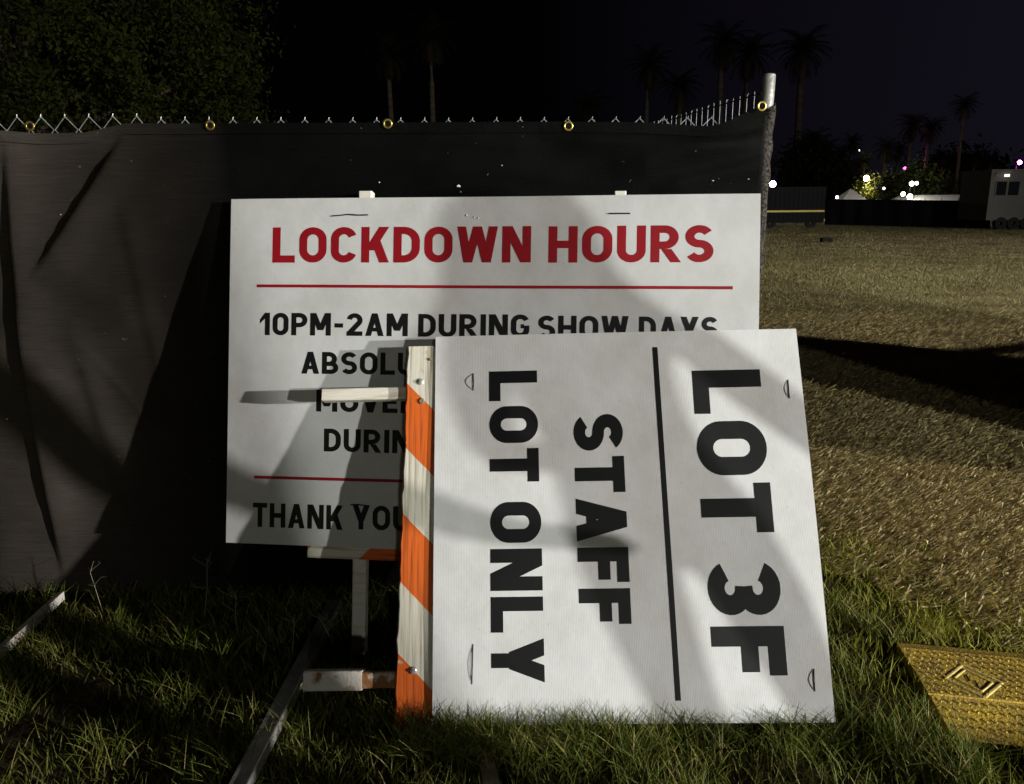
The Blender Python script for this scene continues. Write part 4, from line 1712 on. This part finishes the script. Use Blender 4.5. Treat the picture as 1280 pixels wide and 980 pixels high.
# ------------------------------------------------------------------ palms
def palm_meshes(seed, droop):
    r = random.Random(seed)
    tk = MB()
    pts, rad = [], []
    for i in range(9):
        t = i / 8
        pts.append((0.12 * math.sin(t * 2.1 + seed), 0.1 * math.sin(t * 1.7), t))
        rad.append((0.024 - 0.010 * t))
    tk.tube([(p[0] * .1, p[1] * .1, p[2]) for p in pts], rad, 8)
    V, F, T = [], [], []
    nf = 34
    for k in range(nf):
        az = 2 * math.pi * (k * 0.381966) + r.uniform(-.2, .2)
        el = R(75) - (k / nf) * R(150) * droop + r.uniform(-.1, .1)
        L = r.uniform(.85, 1.1)
        pts = []
        p = Vector((0, 0, 0))
        e = el
        for s in range(7):
            pts.append(p.copy())
            p = p + Vector((math.cos(az) * math.cos(e), math.sin(az) * math.cos(e), math.sin(e))) * (L / 6)
            e -= .20
        dead = k > nf * .72
        col = (0.045, 0.034, 0.017) if dead else (0.018, 0.024, 0.009)
        sd = Vector((-math.sin(az), math.cos(az), 0))
        for s in range(1, 7):
            for q in range(3):
                a = pts[s - 1].lerp(pts[s], q / 3)
                ax = (pts[s] - pts[s - 1]).normalized()
                for sg in (-1, 1):
                    ll = L * .34 * (1 - .55 * abs((s + q / 3) / 6.5 - .45))
                    tip = a + (sd * sg * .8 + ax * .75 + Vector((0, 0, -.35 + r.uniform(-.1, .1)))).normalized() * ll
                    w = ax * .022
                    b = len(V)
                    V += [tuple(a - w), tuple(a + w), tuple(tip)]
                    F.append((b, b + 1, b + 2))
                    T += [[c * r.uniform(.7, 1.2) for c in col]] * 3
    me = mesh_np('crown', np.array(V), np.array(F), np.array(T), M['leaf'])
    trunk = bpy.data.meshes.new('trunk')
    trunk.from_pydata(tk.v, [], tk.f)
    trunk.materials.append(M['palm_bark'])
    trunk.polygons.foreach_set('use_smooth', [True] * len(trunk.polygons))
    return trunk, me


M['palm_bark'] = mat('palm_bark', (0.13, 0.10, 0.07), 0.9, 0.1, col2=(0.07, 0.055, 0.04), scale=3, stretch=(1, 1, 14), bump=0.5)
PM = [palm_meshes(s, d) for s, d in ((1, .85), (2, 1.0), (3, .95))]


def palm(px, py, Y, crown, label, var=0, fat=1.0):
    top = atY(px, py, Y)
    t = thing('palm_tree', (top.x, top.y, 0), label, 'palm tree', 'palm trees beyond the field')
    a = bpy.data.objects.new('trunk', PM[var][0])
    C.objects.link(a)
    a.parent = t
    a.scale = (12 * fat * max(1, crown / 2.6), 12 * fat * max(1, crown / 2.6), top.z)
    a.location = (0, 0, 0)
    b = bpy.data.objects.new('crown', PM[var][1])
    C.objects.link(b)
    b.parent = t
    b.location = (0.0, 0, top.z)
    b.scale = (crown, crown, crown)
    b.rotation_euler = (0, 0, px * .37)
    return t


palms = [
    (1206, 131, 92, 1.9, 'tallest slender palm standing alone right of the others, by the white trailer', 0, .8),
    (1141, 156, 95, 2.2, 'tall palm with a shaggy crown left of two close tall palms', 1, 1.0),
    (1164, 160, 98, 2.1, 'tall palm right beside the shaggy-crowned tall palm', 2, .9),
    (1109, 184, 88, 1.9, 'palm with a brightly lit trunk above the left floodlight', 1, 1.3),
    (1081, 201, 84, 1.3, 'short palm with a lit yellow-green crown at the bright floodlight', 0, .8),
    (1125, 187, 110, 1.8, 'palm behind the small pink light', 2, 1.0),
    (1178, 197, 112, 1.6, 'left of the pair of mid-height palms before the tallest palm', 0, 1.0),
    (1189, 199, 114, 1.6, 'right of the pair of mid-height palms before the tallest palm', 1, 1.0),
    (1221, 196, 108, 1.7, 'mid-height palm just right of the tallest palm', 2, 1.0),
    (1239, 199, 112, 1.5, 'mid-height palm just left of the office trailer', 0, 1.0),
    (1003, 186, 108, 2.7, 'left palm of the dark group above the dark container', 2, 1.6),
    (1016, 176, 112, 2.8, 'middle palm of the dark group above the dark container', 1, 1.7),
    (1031, 190, 110, 2.7, 'right palm of the dark group above the dark container', 0, 1.6),
    (1052, 192, 100, 1.8, 'dim palm between the dark group and the left floodlight', 1, 1.0),
    (1066, 178, 118, 2.0, 'faint palm high behind the left floodlight', 2, 1.0),
    (905, 52, 125, 4.6, 'dim palm in the dark sky left of the fence post', 1, 1.2),
    (938, 66, 128, 4.6, 'dim palm in the dark sky just left of the fence post top', 2, 1.2),
    (1003, 62, 122, 4.8, 'large dim palm in the dark sky right of the fence post', 0, 1.3),
    (812, 82, 130, 4.4, 'faint palm in the dark sky above the receding fence', 2, 1.1),
    (850, 108, 132, 4.0, 'low faint palm in the dark sky above the receding fence', 0, 1.1),
    (486, 66, 130, 4.6, 'left of two faint palms in the black sky over the LOCKDOWN sign', 1, 1.1),
    (540, 46, 126, 4.6, 'right of two faint palms in the black sky over the LOCKDOWN sign', 2, 1.1),
    (735, 132, 135, 4.2, 'lowest faint palm crown just above the screen top', 1, 1.1),
]
for a in palms:
    palm(*a)

# ------------------------------------------------------------------ far side of the field
M['far_screen'] = mat('far_dark_screen', (0.012, 0.014, 0.013), 0.85, 0.1, var=0.4, scale=.6)
M['far_dark'] = mat('dark_container_paint', (0.006, 0.006, 0.0065), 0.7, 0.15, var=0.3, scale=1.0)
M['far_yellow'] = mat('yellow_reflective_stripe', (0.72, 0.55, 0.10), 0.5, 0.4, var=0.2, scale=5)
M['far_white'] = mat('white_tent_fabric', (0.60, 0.59, 0.58), 0.6, 0.3, var=0.2, scale=.7)
M['far_beige'] = mat('beige_trailer_siding', (0.13, 0.12, 0.105), 0.6, 0.3, var=0.15, scale=1.2)
M['far_glass'] = mat('dark_window_glass', (0.010, 0.012, 0.016), 0.15, 0.6)


def gbase(px, py, Y):
    p = atY(px, py, Y)
    return Vector((p.x, p.y, 0))


# far fence with screen
fa, fb = atY(1033, 249, 60), atY(1242, 251, 48)
ff = thing('far_fence', (fa.x, fa.y, 0), 'low dark screened fence along the far edge of the field', 'fence')
d = Vector((fb.x - fa.x, fb.y - fa.y, 0))
L = d.length
d.normalize()
nrm2 = Vector((d.y, -d.x, 0))
mb = MB()
for i in range(40):
    t0, t1 = i / 40, (i + 1) / 40
    za, zb = fa.z * (1 - t0) + fb.z * t0, fa.z * (1 - t1) + fb.z * t1
    w0, w1 = .04 * math.sin(i * 1.3), .04 * math.sin((i + 1) * 1.3)
    A0, B0 = Vector((fa.x, fa.y, 0)) + d * (L * t0) + nrm2 * w0, Vector((fa.x, fa.y, 0)) + d * (L * t1) + nrm2 * w1
    mb.face([A0, B0, B0 + Z3 * zb, A0 + Z3 * za])
part(mb, 'screen', M['far_screen'], ff)
for i in range(12):
    mb = MB()
    q = Vector((fa.x, fa.y, 0)) + d * (L * i / 11) - nrm2 * .1
    mb.tube([q, q + Z3 * 1.86], .03, 6)
    part(mb, 'post', M['steel'], ff)

# dark container with a yellow stripe
c0, c1 = atY(940, 234, 52), atY(1033, 236, 52)
ct = thing('dark_container', (c0.x, c0.y, 0), 'dark box container with a thin yellow stripe beyond the fence post', 'container')
mb = MB()
mb.box(Vector((c0.x, c0.y, 0)), X3, Y3, Z3, 0, c1.x - c0.x, 0, 2.3, .35, c0.z)
for i in range(16):
    w_ = (c1.x - c0.x) / 16
    mb.box(Vector((c0.x + w_ * i, c0.y, 0)), X3, Y3, Z3, w_ * .2, w_ * .7, -.03, -.001, .45, c0.z - .12)
part(mb, 'body', M['far_dark'], ct)
zst = atY(990, 264, 52).z
mb = MB()
mb.box(Vector((c0.x, c0.y, 0)), X3, Y3, Z3, .02, c1.x - c0.x - .02, -.045, -.032, zst - .06, zst + .06)
part(mb, 'stripe', M['far_yellow'], ct)
for k in (.6, 1.4, c1.x - c0.x - .8):
    mb = MB()
    disc(mb, Vector((c0.x + k, c0.y + .15, .36)), Y3, .12, .36, .2)
    part(mb, 'wheel', M['rubber'], ct)

# small dark crate on the field
q = ground(1033, 303)
o = thing('dark_crate', q, 'small dark crate left alone out on the field', 'crate')
mb = MB()
mb.box(q, X3, Y3, Z3, -.22, .20, -.15, .15, .05, .19)
mb.box(q, X3, Y3, Z3, -.25, -.16, -.1, .1, 0, .049)
mb.box(q, X3, Y3, Z3, .1, .18, -.1, .1, 0, .049)
part(mb, 'crate_body', M['far_dark'], o)

# office trailer at the right edge
tb = atY(1240, 214, 46)
te = atY(1262, 214, 46)
ot = thing('office_trailer', (tb.x, tb.y, 0), 'beige office trailer with two dark windows at right edge of the field', 'trailer')
bo = Vector((tb.x, tb.y, 0))
mb = MB()
mb.box(bo, X3, Y3, Z3, 0, 9.5, 0, 3.0, .55, tb.z)
part(mb, 'wall', M['far_beige'], ot)
mb = MB()
mb.box(bo, X3, Y3, Z3, -.08, 9.6, -.1, 3.1, tb.z + .002, tb.z + .10)
part(mb, 'roof', M['far_beige'], ot)
for (xa, xb) in ((1246, 1256), (1261, 1272)):
    wa, wb = atY(xa, 227, 46), atY(xb, 244, 46)
    mb = MB()
    mb.box(Vector((0, bo.y, 0)), X3, Y3, Z3, wa.x - .06, wb.x + .06, -.05, -.002, wb.z - .06, wa.z + .06)
    wnd = part(mb, 'window', M['far_white'] if False else M['far_beige'], ot)
    mb = MB()
    mb.box(Vector((0, bo.y, 0)), X3, Y3, Z3, wa.x, wb.x, -.058, -.051, wb.z, wa.z)
    part(mb, 'pane', M['far_glass'], wnd)
for k in range(7):
    mb = MB()
    disc(mb, bo + Vector((.9 + k * .75, .1, .36)), Y3, .1, .36, .25)
    part(mb, 'wheel', M['rubber'], ot)
mb = MB()
lp = atY(1256, 219.5, 46)
mb.box(Vector((lp.x, bo.y, lp.z)), X3, Y3, Z3, -.10, .10, -.30, -.12, -.07, .07)
part(mb, 'wall_lamp', mat('dim_lamp', (.8, .8, .75), .4, .3, emit=(1, .95, .85), estr=1.6), ot)
mb = MB()
mb.tube([atY(1246, 221, 45.7), atY(1248, 216, 45.7), atY(1265, 214, 45.7)], .035, 5)
part(mb, 'lamp_arm', M['steel'], ot)

# long white tent roofs behind the far fence
wa, wb = atY(1146, 243.5, 72), atY(1250, 242, 72)
wt = thing('long_white_tent', (wa.x, wa.y, 0), 'long low white tent roof showing above the far fence', 'tent')
mb = MB()
bo = Vector((wa.x, wa.y, 0))
Lw = wb.x - wa.x
mb.box(bo, X3, Y3, Z3, 0, Lw, 0, 5, 0, 1.7)
part(mb, 'side_wall', M['far_white'], wt)
mb = MB()
mb.box8([bo + Vector((-.2, -.2, 1.702)), bo + Vector((Lw + .2, -.2, 1.702)), bo + Vector((Lw + .2, 5.2, 1.702)), bo + Vector((-.2, 5.2, 1.702)),
         bo + Vector((0, 1.8, wa.z)), bo + Vector((Lw, 1.8, wa.z)), bo + Vector((Lw, 3, wa.z)), bo + Vector((0, 3, wa.z))])
part(mb, 'roof', M['far_white'], wt)
ta = atY(1063, 240.5, 76)
tn = thing('white_tent', (ta.x, ta.y, 0), 'small white peaked tent lit beside the bright floodlight', 'tent')
for dx, dy in ((-1.0, -1.0), (1.0, -1.0), (1.0, 1.0), (-1.0, 1.0)):
    mb = MB()
    mb.tube([(ta.x + dx, ta.y + dy, 0), (ta.x + dx, ta.y + dy, 2.0)], .03, 5)
    part(mb, 'pole', M['steel'], tn)
mb = MB()
cs = [Vector((ta.x + dx, ta.y + dy, 2.0)) for dx, dy in ((-1.1, -1.1), (1.1, -1.1), (1.1, 1.1), (-1.1, 1.1))]
for i in range(4):
    mb.face([cs[i], cs[(i + 1) % 4], Vector((ta.x, ta.y, ta.z + .35))])
    mb.face([cs[i] - Z3 * .25, cs[(i + 1) % 4] - Z3 * .25, cs[(i + 1) % 4], cs[i]])
part(mb, 'canopy', M['far_white'], tn)

# leafy bushes round the floodlights
for (px, py, Y, rad, na, nb, lab, cl) in (
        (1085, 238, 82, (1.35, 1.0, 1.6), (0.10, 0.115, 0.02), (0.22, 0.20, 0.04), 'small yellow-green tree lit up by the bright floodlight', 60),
        (1146, 232, 76, (1.7, 1.2, 1.7), (0.025, 0.035, 0.010), (0.06, 0.07, 0.02), 'dark bushy tree beside the twin white lamps', 70),
        (1112, 236, 78, (1.3, 1.0, 1.7), (0.012, 0.016, 0.006), (0.03, 0.035, 0.012), 'black bushy tree between the two groups of lamps', 60),
        (1168, 236, 84, (1.8, 1.2, 1.3), (0.02, 0.026, 0.008), (0.05, 0.055, 0.02), 'dark bush left of the white tent roof', 60),
        (1046, 226, 92, (2.6, 1.4, 2.4), (0.012, 0.016, 0.006), (0.03, 0.034, 0.012), 'dark tree mass left of the bright floodlight', 80),
        (1010, 218, 96, (3.2, 1.4, 3.6), (0.010, 0.013, 0.006), (0.026, 0.028, 0.012), 'dark tree mass above the dark container', 90),
        (1200, 222, 130, (6, 2, 3.2), (0.014, 0.014, 0.010), (0.035, 0.032, 0.02), 'far dark tree line behind the tallest palm', 110)):
    c = atY(px, py, Y)
    t = thing('bushy_tree', (c.x, c.y, 0), lab, 'tree', 'leafy trees beyond the field')
    mb = MB()
    mb.tube([(c.x - .3, c.y, -.1), (c.x - .3, c.y, c.z)], [.10, .05], 6)
    mb.tube([(c.x + .45, c.y, -.1), (c.x + .4, c.y, c.z + .3)], [.09, .04], 6)
    part(mb, 'trunk', M['bark'], t)
    leaf_cloud('crown', (0, 0, c.z), rad, cl, 40, .16 * rad[0] / 1.4, na, nb, t, shell=.25)


# lamps beyond the field
def lamp(px, py, Y, r, col, estr, power, label, front=True):
    p = atY(px, py, Y)
    t = thing('flood_lamp', (p.x, p.y, 0), label, 'lamp', 'lit lamps beyond the field')
    mb = MB()
    mb.tube([(p.x, p.y + .30, -.1), (p.x, p.y + .30, p.z)], .035, 6)
    part(mb, 'pole', M['far_dark'], t)
    mb = MB()
    mb.box(p, X3, Y3, Z3, -r * .6, r * .6, .10, .34, -r * .6, r * .6)
    h = part(mb, 'lamp_head', M['far_dark'], t)
    mb = MB()
    rings = []
    for q in range(1, 6):
        e_ = math.pi * q / 6
        rings.append(([p - Y3 * (r * .6 * math.cos(e_)) + Y3 * .02], r * math.sin(e_)))
    mb.tube([c[0] for c, _ in rings], [q for _, q in rings], 12)
    part(mb, 'bulb', mat('lit_bulb', col, .4, .2, emit=col, estr=estr), h, True)
    if power:
        ld = bpy.data.lights.new('lamp_light', 'POINT')
        ld.energy = power
        ld.color = col
        ld.shadow_soft_size = .15
        lo = bpy.data.objects.new('lamp_light', ld)
        C.objects.link(lo)
        lo.parent = t
        lo.location = (0, -.35, p.z)
    return t


lamp(966, 230, 78, .30, (1, .95, .84), 60, 120, 'bright white floodlight right beside the fence post')
lamp(1083, 223, 80.5, .28, (1, .95, .82), 60, 800, 'bright white floodlight over the lit yellow-green tree')
lamp(1140, 229.5, 72, .22, (1, .95, .80), 14, 350, 'larger of the twin white lamps before the dark bushy tree')
lamp(1146, 229, 72.4, .16, (1, .95, .80), 10, 0, 'smaller of the twin white lamps before the dark bushy tree')
lamp(1129, 242.5, 70, .19, (1, .93, .78), 12, 150, 'round white lamp low to the left under the twin lamps')
lamp(1137.5, 246, 70.5, .26, (1, .97, .9), 9, 200, 'squarish white lamp lowest in the group, at the fence top')
lamp(1046.5, 246.5, 71, .13, (1, .97, .92), 12, 0, 'tiny white lamp at the fence top near the dark container')
lamp(1105, 235.5, 74, .12, (1, .97, .92), 5, 0, 'tiny dim white lamp in the black bushy tree')
lamp(1131.5, 211.5, 100, .30, (1, .12, .85), 6, 350, 'small pink lamp among the palm trunks')
lamp(1275, 203, 47.5, .13, (1, .10, .90), 50, 500, 'bright magenta lamp above the office trailer')
lamp(1074, 188, 120, .12, (1, .97, .9), 4, 0, 'tiny high white lamp among the faint palms')

# ------------------------------------------------------------------ out of frame on the right: cargo trailer whose shadow crosses the field
pa, pb = Vector((4.15, 3.80, 0)), Vector((6.75, 6.35, 0))
dv = (pb - pa).normalized()
sv = Vector((dv.y, -dv.x, 0))
tl = thing('cargo_trailer', (pa + pb) / 2, 'white enclosed cargo trailer parked on the straw, right of the view', 'trailer')
Lt = (pb - pa).length
mb = MB()
mb.box(pa, dv, sv, Z3, 0, Lt, 0, 1.5, .42, 1.75)
part(mb, 'box', M['far_white'], tl)
mb = MB()
mb.box(pa, dv, sv, Z3, .0, Lt, .05, 1.45, .02, .418)
part(mb, 'skirt', M['far_dark'], tl)
for k in (1.5, 2.2):
    for s in (-.09, 1.59):
        mb = MB()
        disc(mb, pa + dv * k + sv * s + Z3 * .33, sv, .16, .33, .17)
        w = part(mb, 'wheel', M['rubber'], tl)
        mb = MB()
        disc(mb, pa + dv * k + sv * s + Z3 * .33, sv, .02, .158, .12)
        part(mb, 'rim', M['steel'], w)
mb = MB()
mb.tube([pa + dv * Lt + sv * .3 + Z3 * .45, pa + dv * (Lt + 1.1) + sv * .75 + Z3 * .45, pa + dv * Lt + sv * 1.2 + Z3 * .45], .04, 6)
part(mb, 'tow_frame', M['tower_steel'], tl)
mb = MB()
mb.box(pa, dv, sv, Z3, -.02, -.002, .12, 1.38, .5, 1.65)
dr = part(mb, 'rear_door', M['far_white'], tl)
mb = MB()
mb.box(pa, dv, sv, Z3, -.05, -.022, .70, .74, .6, 1.5)
part(mb, 'handle', M['steel'], dr)

# ------------------------------------------------------------------ added toilet-shaped blocker behind the camera, cutting off part of the low floodlight
fT = Vector((-.734, .679, 0))
lT = Vector((-.679, -.734, 0))
eT = Vector((POS_B.x, POS_B.y, 0)) + fT * 9.0 + lT * 0.05
pt = thing('added_light_blocker', eT + lT * .56, 'added toilet-shaped light blocker standing unseen behind the camera to the right', 'light blocker')
M['toilet'] = mat('grey_moulded_plastic', (0.24, 0.27, 0.30), 0.5, 0.3, var=0.2, scale=5, bump=0.2)
mb = MB()
mb.box(eT, lT, fT, Z3, 0.002, 1.12, -.55, .55, .10, 2.18)
for i in range(5):
    mb.box(eT, lT, fT, Z3, .12 + i * .19, .20 + i * .19, .551, .575, .3, 2.0)
part(mb, 'cabin', M['toilet'], pt)
mb = MB()
mb.box(eT, lT, fT, Z3, -.01, 1.14, -.58, .58, 0, .098)
part(mb, 'skid_base', M['far_dark'], pt)
mb = MB()
c0_ = [eT + lT * a + fT * b + Z3 * 2.182 for a, b in ((0, -.58), (1.14, -.58), (1.14, .58), (0, .58))]
c1_ = [eT + lT * a + fT * b + Z3 * 2.34 for a, b in ((.02, -.3), (1.1, -.3), (1.1, .3), (.02, .3))]
mb.box8(c0_ + c1_)
part(mb, 'roof', M['far_white'], pt)
mb = MB()
mb.box(eT, lT, fT, Z3, .2, .92, -.585, -.552, .14, 2.05)
dr_ = part(mb, 'door', M['toilet'], pt)
mb = MB()
mb.box(eT, lT, fT, Z3, .80, .86, -.62, -.587, 1.0, 1.14)
part(mb, 'handle', M['steel'], dr_)
mb = MB()
mb.tube([eT + lT * .9 + fT * .35 + Z3 * .2, eT + lT * .9 + fT * .35 + Z3 * 2.5], .05, 8)
part(mb, 'vent_pipe', M['far_dark'], pt)

# ------------------------------------------------------------------ person standing right of the view, whose shadow lies on the signs
def make_person(loc, face, label):
    """facing direction `face` (angle of forward in plan)"""
    f = Vector((math.cos(face), math.sin(face), 0))
    r = Vector((f.y, -f.x, 0))            # person's right
    t = thing('person', loc, label, 'person')
    J = {}
    P = lambda a, b, z: r * a + f * b + Z3 * z
    sk = [('pelvis', P(0, 0, .96), .135), ('belly', P(0, .01, 1.10), .135), ('chest', P(0, .01, 1.30), .155), ('neckb', P(0, -.01, 1.47), .085),
          ('neck', P(0, .0, 1.54), .058), ('head', P(0, .025, 1.63), .092), ('crown', P(0, .015, 1.72), .085)]
    edges = [(0, 1), (1, 2), (2, 3), (3, 4), (4, 5), (5, 6)]
    names = {n: i for i, (n, _, _) in enumerate(sk)}

    def addv(name, p, rad, par):
        names[name] = len(sk)
        sk.append((name, p, rad))
        edges.append((names[par], names[name]))
    # right arm held out to the side, forearm level
    addv('shR', P(.19, 0, 1.41), .072, 'chest')
    addv('elR', P(.34, -.03, 1.10), .058, 'shR')
    addv('wrR', P(.44, .05, .875), .046, 'elR')
    addv('pmR', P(.485, .085, .835), .040, 'wrR')
    for k, (da, l) in enumerate(((-.033, .085), (-.011, .095), (.012, .088), (.034, .07))):
        addv('fR%d' % k, P(.52, .11 + da, .812 + da * .3), .011, 'pmR')
        addv('fRa%d' % k, P(.52 + l * .5, .125 + da, .792 + da * .3), .0095, 'fR%d' % k)
        addv('fRb%d' % k, P(.52 + l * .62, .13 + da, .768 + da * .3), .008, 'fRa%d' % k)
    addv('thR', P(.485, .135, .845), .012, 'pmR')
    addv('thRb', P(.515, .17, .84), .010, 'thR')
    # left arm bent on the hip
    addv('shL', P(-.19, 0, 1.41), .072, 'chest')
    addv('elL', P(-.225, .05, 1.13), .050, 'shL')
    addv('wrL', P(-.09, .24, 1.06), .034, 'elL')
    addv('pmL', P(-.03, .265, 1.06), .034, 'wrL')
    for k in range(4):
        addv('fL%d' % k, P(.015, .275, 1.095 - .022 * k), .011, 'pmL')
        addv('fLb%d' % k, P(.065 - .006 * k, .265, 1.10 - .024 * k), .0085, 'fL%d' % k)
    addv('thL', P(-.02, .285, 1.105), .011, 'pmL')
    for s, n in ((1, 'R'), (-1, 'L')):
        addv('hip' + n, P(.095 * s, 0, .90), .105, 'pelvis')
        addv('kn' + n, P(.11 * s, .02, .50), .064, 'hip' + n)
        addv('cf' + n, P(.115 * s, -.01, .33), .058, 'kn' + n)
        addv('an' + n, P(.12 * s, -.02, .09), .042, 'cf' + n)
        addv('he' + n, P(.12 * s, -.03, .045), .045, 'an' + n)
        addv('to' + n, P(.14 * s, .15, .035), .036, 'he' + n)
    me = bpy.data.meshes.new('body')
    me.from_pydata([tuple(p) for _, p, _ in sk], edges, [])
    o = bpy.data.objects.new('body', me)
    C.objects.link(o)
    o.parent = t
    md = o.modifiers.new('skin', 'SKIN')
    md.use_smooth_shade = True
    for i, (n, p, rad) in enumerate(sk):
        sv_ = me.skin_vertices[0].data[i]
        k = 1.0
        sv_.radius = (rad, rad * (0.78 if n in ('chest', 'belly', 'pelvis') else 1.0))
        sv_.use_root = (i == 0)
    sb = o.modifiers.new('sub', 'SUBSURF')
    sb.levels = sb.render_levels = 2
    # clothing by height: dark trousers, grey shirt, skin on hands, neck and head, dark shoes
    mt = bpy.data.materials.new('clothes_and_skin')
    mt.use_nodes = True
    nt = mt.node_tree
    tcn = nt.nodes.new('ShaderNodeTexCoord')
    sx = nt.nodes.new('ShaderNodeSeparateXYZ')
    nt.links.new(tcn.outputs['Object'], sx.inputs[0])
    rp = nt.nodes.new('ShaderNodeValToRGB')
    rp.color_ramp.interpolation = 'CONSTANT'
    dv_ = nt.nodes.new('ShaderNodeMath')
    dv_.operation = 'DIVIDE'
    dv_.inputs[1].default_value = 1.8
    nt.links.new(sx.outputs['Z'], dv_.inputs[0])
    nt.links.new(dv_.outputs[0], rp.inputs[0])
    el = rp.color_ramp.elements
    el[0].position, el[0].color = 0, (.02, .02, .02, 1)
    el[1].position, el[1].color = .06, (.03, .035, .05, 1)
    e = el.new(.56)
    e.color = (.10, .10, .11, 1)
    e = el.new(.835)
    e.color = (.42, .27, .20, 1)
    nt.links.new(rp.outputs[0], nt.nodes['Principled BSDF'].inputs['Base Color'])
    nt.nodes['Principled BSDF'].inputs['Roughness'].default_value = .75
    me.materials.append(mt)
    # hair, ears, eyes, nose, mouth
    hb = MB()
    nu, nv = 16, 10
    c = P(0, .005, 1.675)
    for j in range(nv + 1):
        for i in range(nu):
            a, e_ = 2 * math.pi * i / nu, R(-18) + R(108) * j / nv
            frontness = math.cos(a)
            ee = max(e_, R(20)) if frontness > .5 else e_
            hb.v.append(tuple(c + r * (math.sin(a) * math.cos(ee) * .103) + f * (math.cos(a) * math.cos(ee) * .112 - .012) + Z3 * (math.sin(ee) * .115)))
    for j in range(nv):
        for i in range(nu):
            hb.f.append((j * nu + i, j * nu + (i + 1) % nu, (j + 1) * nu + (i + 1) % nu, (j + 1) * nu + i))
            hb.mi.append(0)
    ob = hb.build('hair', mat('dark_hair', (.02, .014, .01), .6, .3, bump=.4, bscale=90), smooth=True)
    ob.parent = t
    hd = MB()
    prof = [(1.825, .03), (1.81, .075), (1.77, .115), (1.70, .135), (1.62, .142), (1.55, .155), (1.49, .185), (1.43, .225), (1.38, .245)]
    nu = 24
    for z_, rd in prof:
        for i in range(nu + 1):
            a = R(38) + (2 * math.pi - R(76)) * i / nu if z_ > 1.53 else R(8) + (2 * math.pi - R(16)) * i / nu
            depth = rd if z_ > 1.55 else rd * .62
            hd.v.append(tuple(r * (math.sin(a) * rd) + f * (math.cos(a) * depth - .005) + Z3 * z_))
    for j in range(len(prof) - 1):
        for i in range(nu):
            q = j * (nu + 1) + i
            hd.f.append((q, q + 1, q + nu + 2, q + nu + 1))
            hd.mi.append(0)
    ob = hd.build('hood', mat('dark_grey_cloth', (.05, .05, .055), .85, .1, bump=.3, bscale=120), smooth=True)
    ob.parent = t
    skin = mat('skin', (.42, .27, .20), .55, .3, var=.1, scale=20)
    eye = mat('eye', (.03, .025, .02), .2, .5)
    for nm, p0, p1_, r0, r1, mt_ in (('nose', P(0, .10, 1.655), P(0, .132, 1.62), .010, .016, skin), ('ear', P(.092, .0, 1.66), P(.100, -.005, 1.61), .018, .012, skin),
                                     ('ear', P(-.092, .0, 1.66), P(-.100, -.005, 1.61), .018, .012, skin), ('eye', P(.034, .095, 1.655), P(.034, .112, 1.655), .013, .009, eye),
                                     ('eye', P(-.034, .095, 1.655), P(-.034, .112, 1.655), .013, .009, eye), ('mouth', P(-.022, .108, 1.585), P(.022, .108, 1.585), .006, .006, mat('lips', (.32, .13, .11), .5, .3))):
        b = MB()
        b.tube([p0, (p0 + p1_) / 2, p1_], [r0 * .8, (r0 + r1) / 2, r1 * .8], 10)
        ob = b.build(nm, mt_, smooth=True)
        ob.parent = t
    return t


pr = make_person(Vector((2.00, 0.70, 0)), R(135), 'person in dark hood, grey top and dark trousers standing right of the view')
pr.scale = (1.05, 1.05, 1.05)
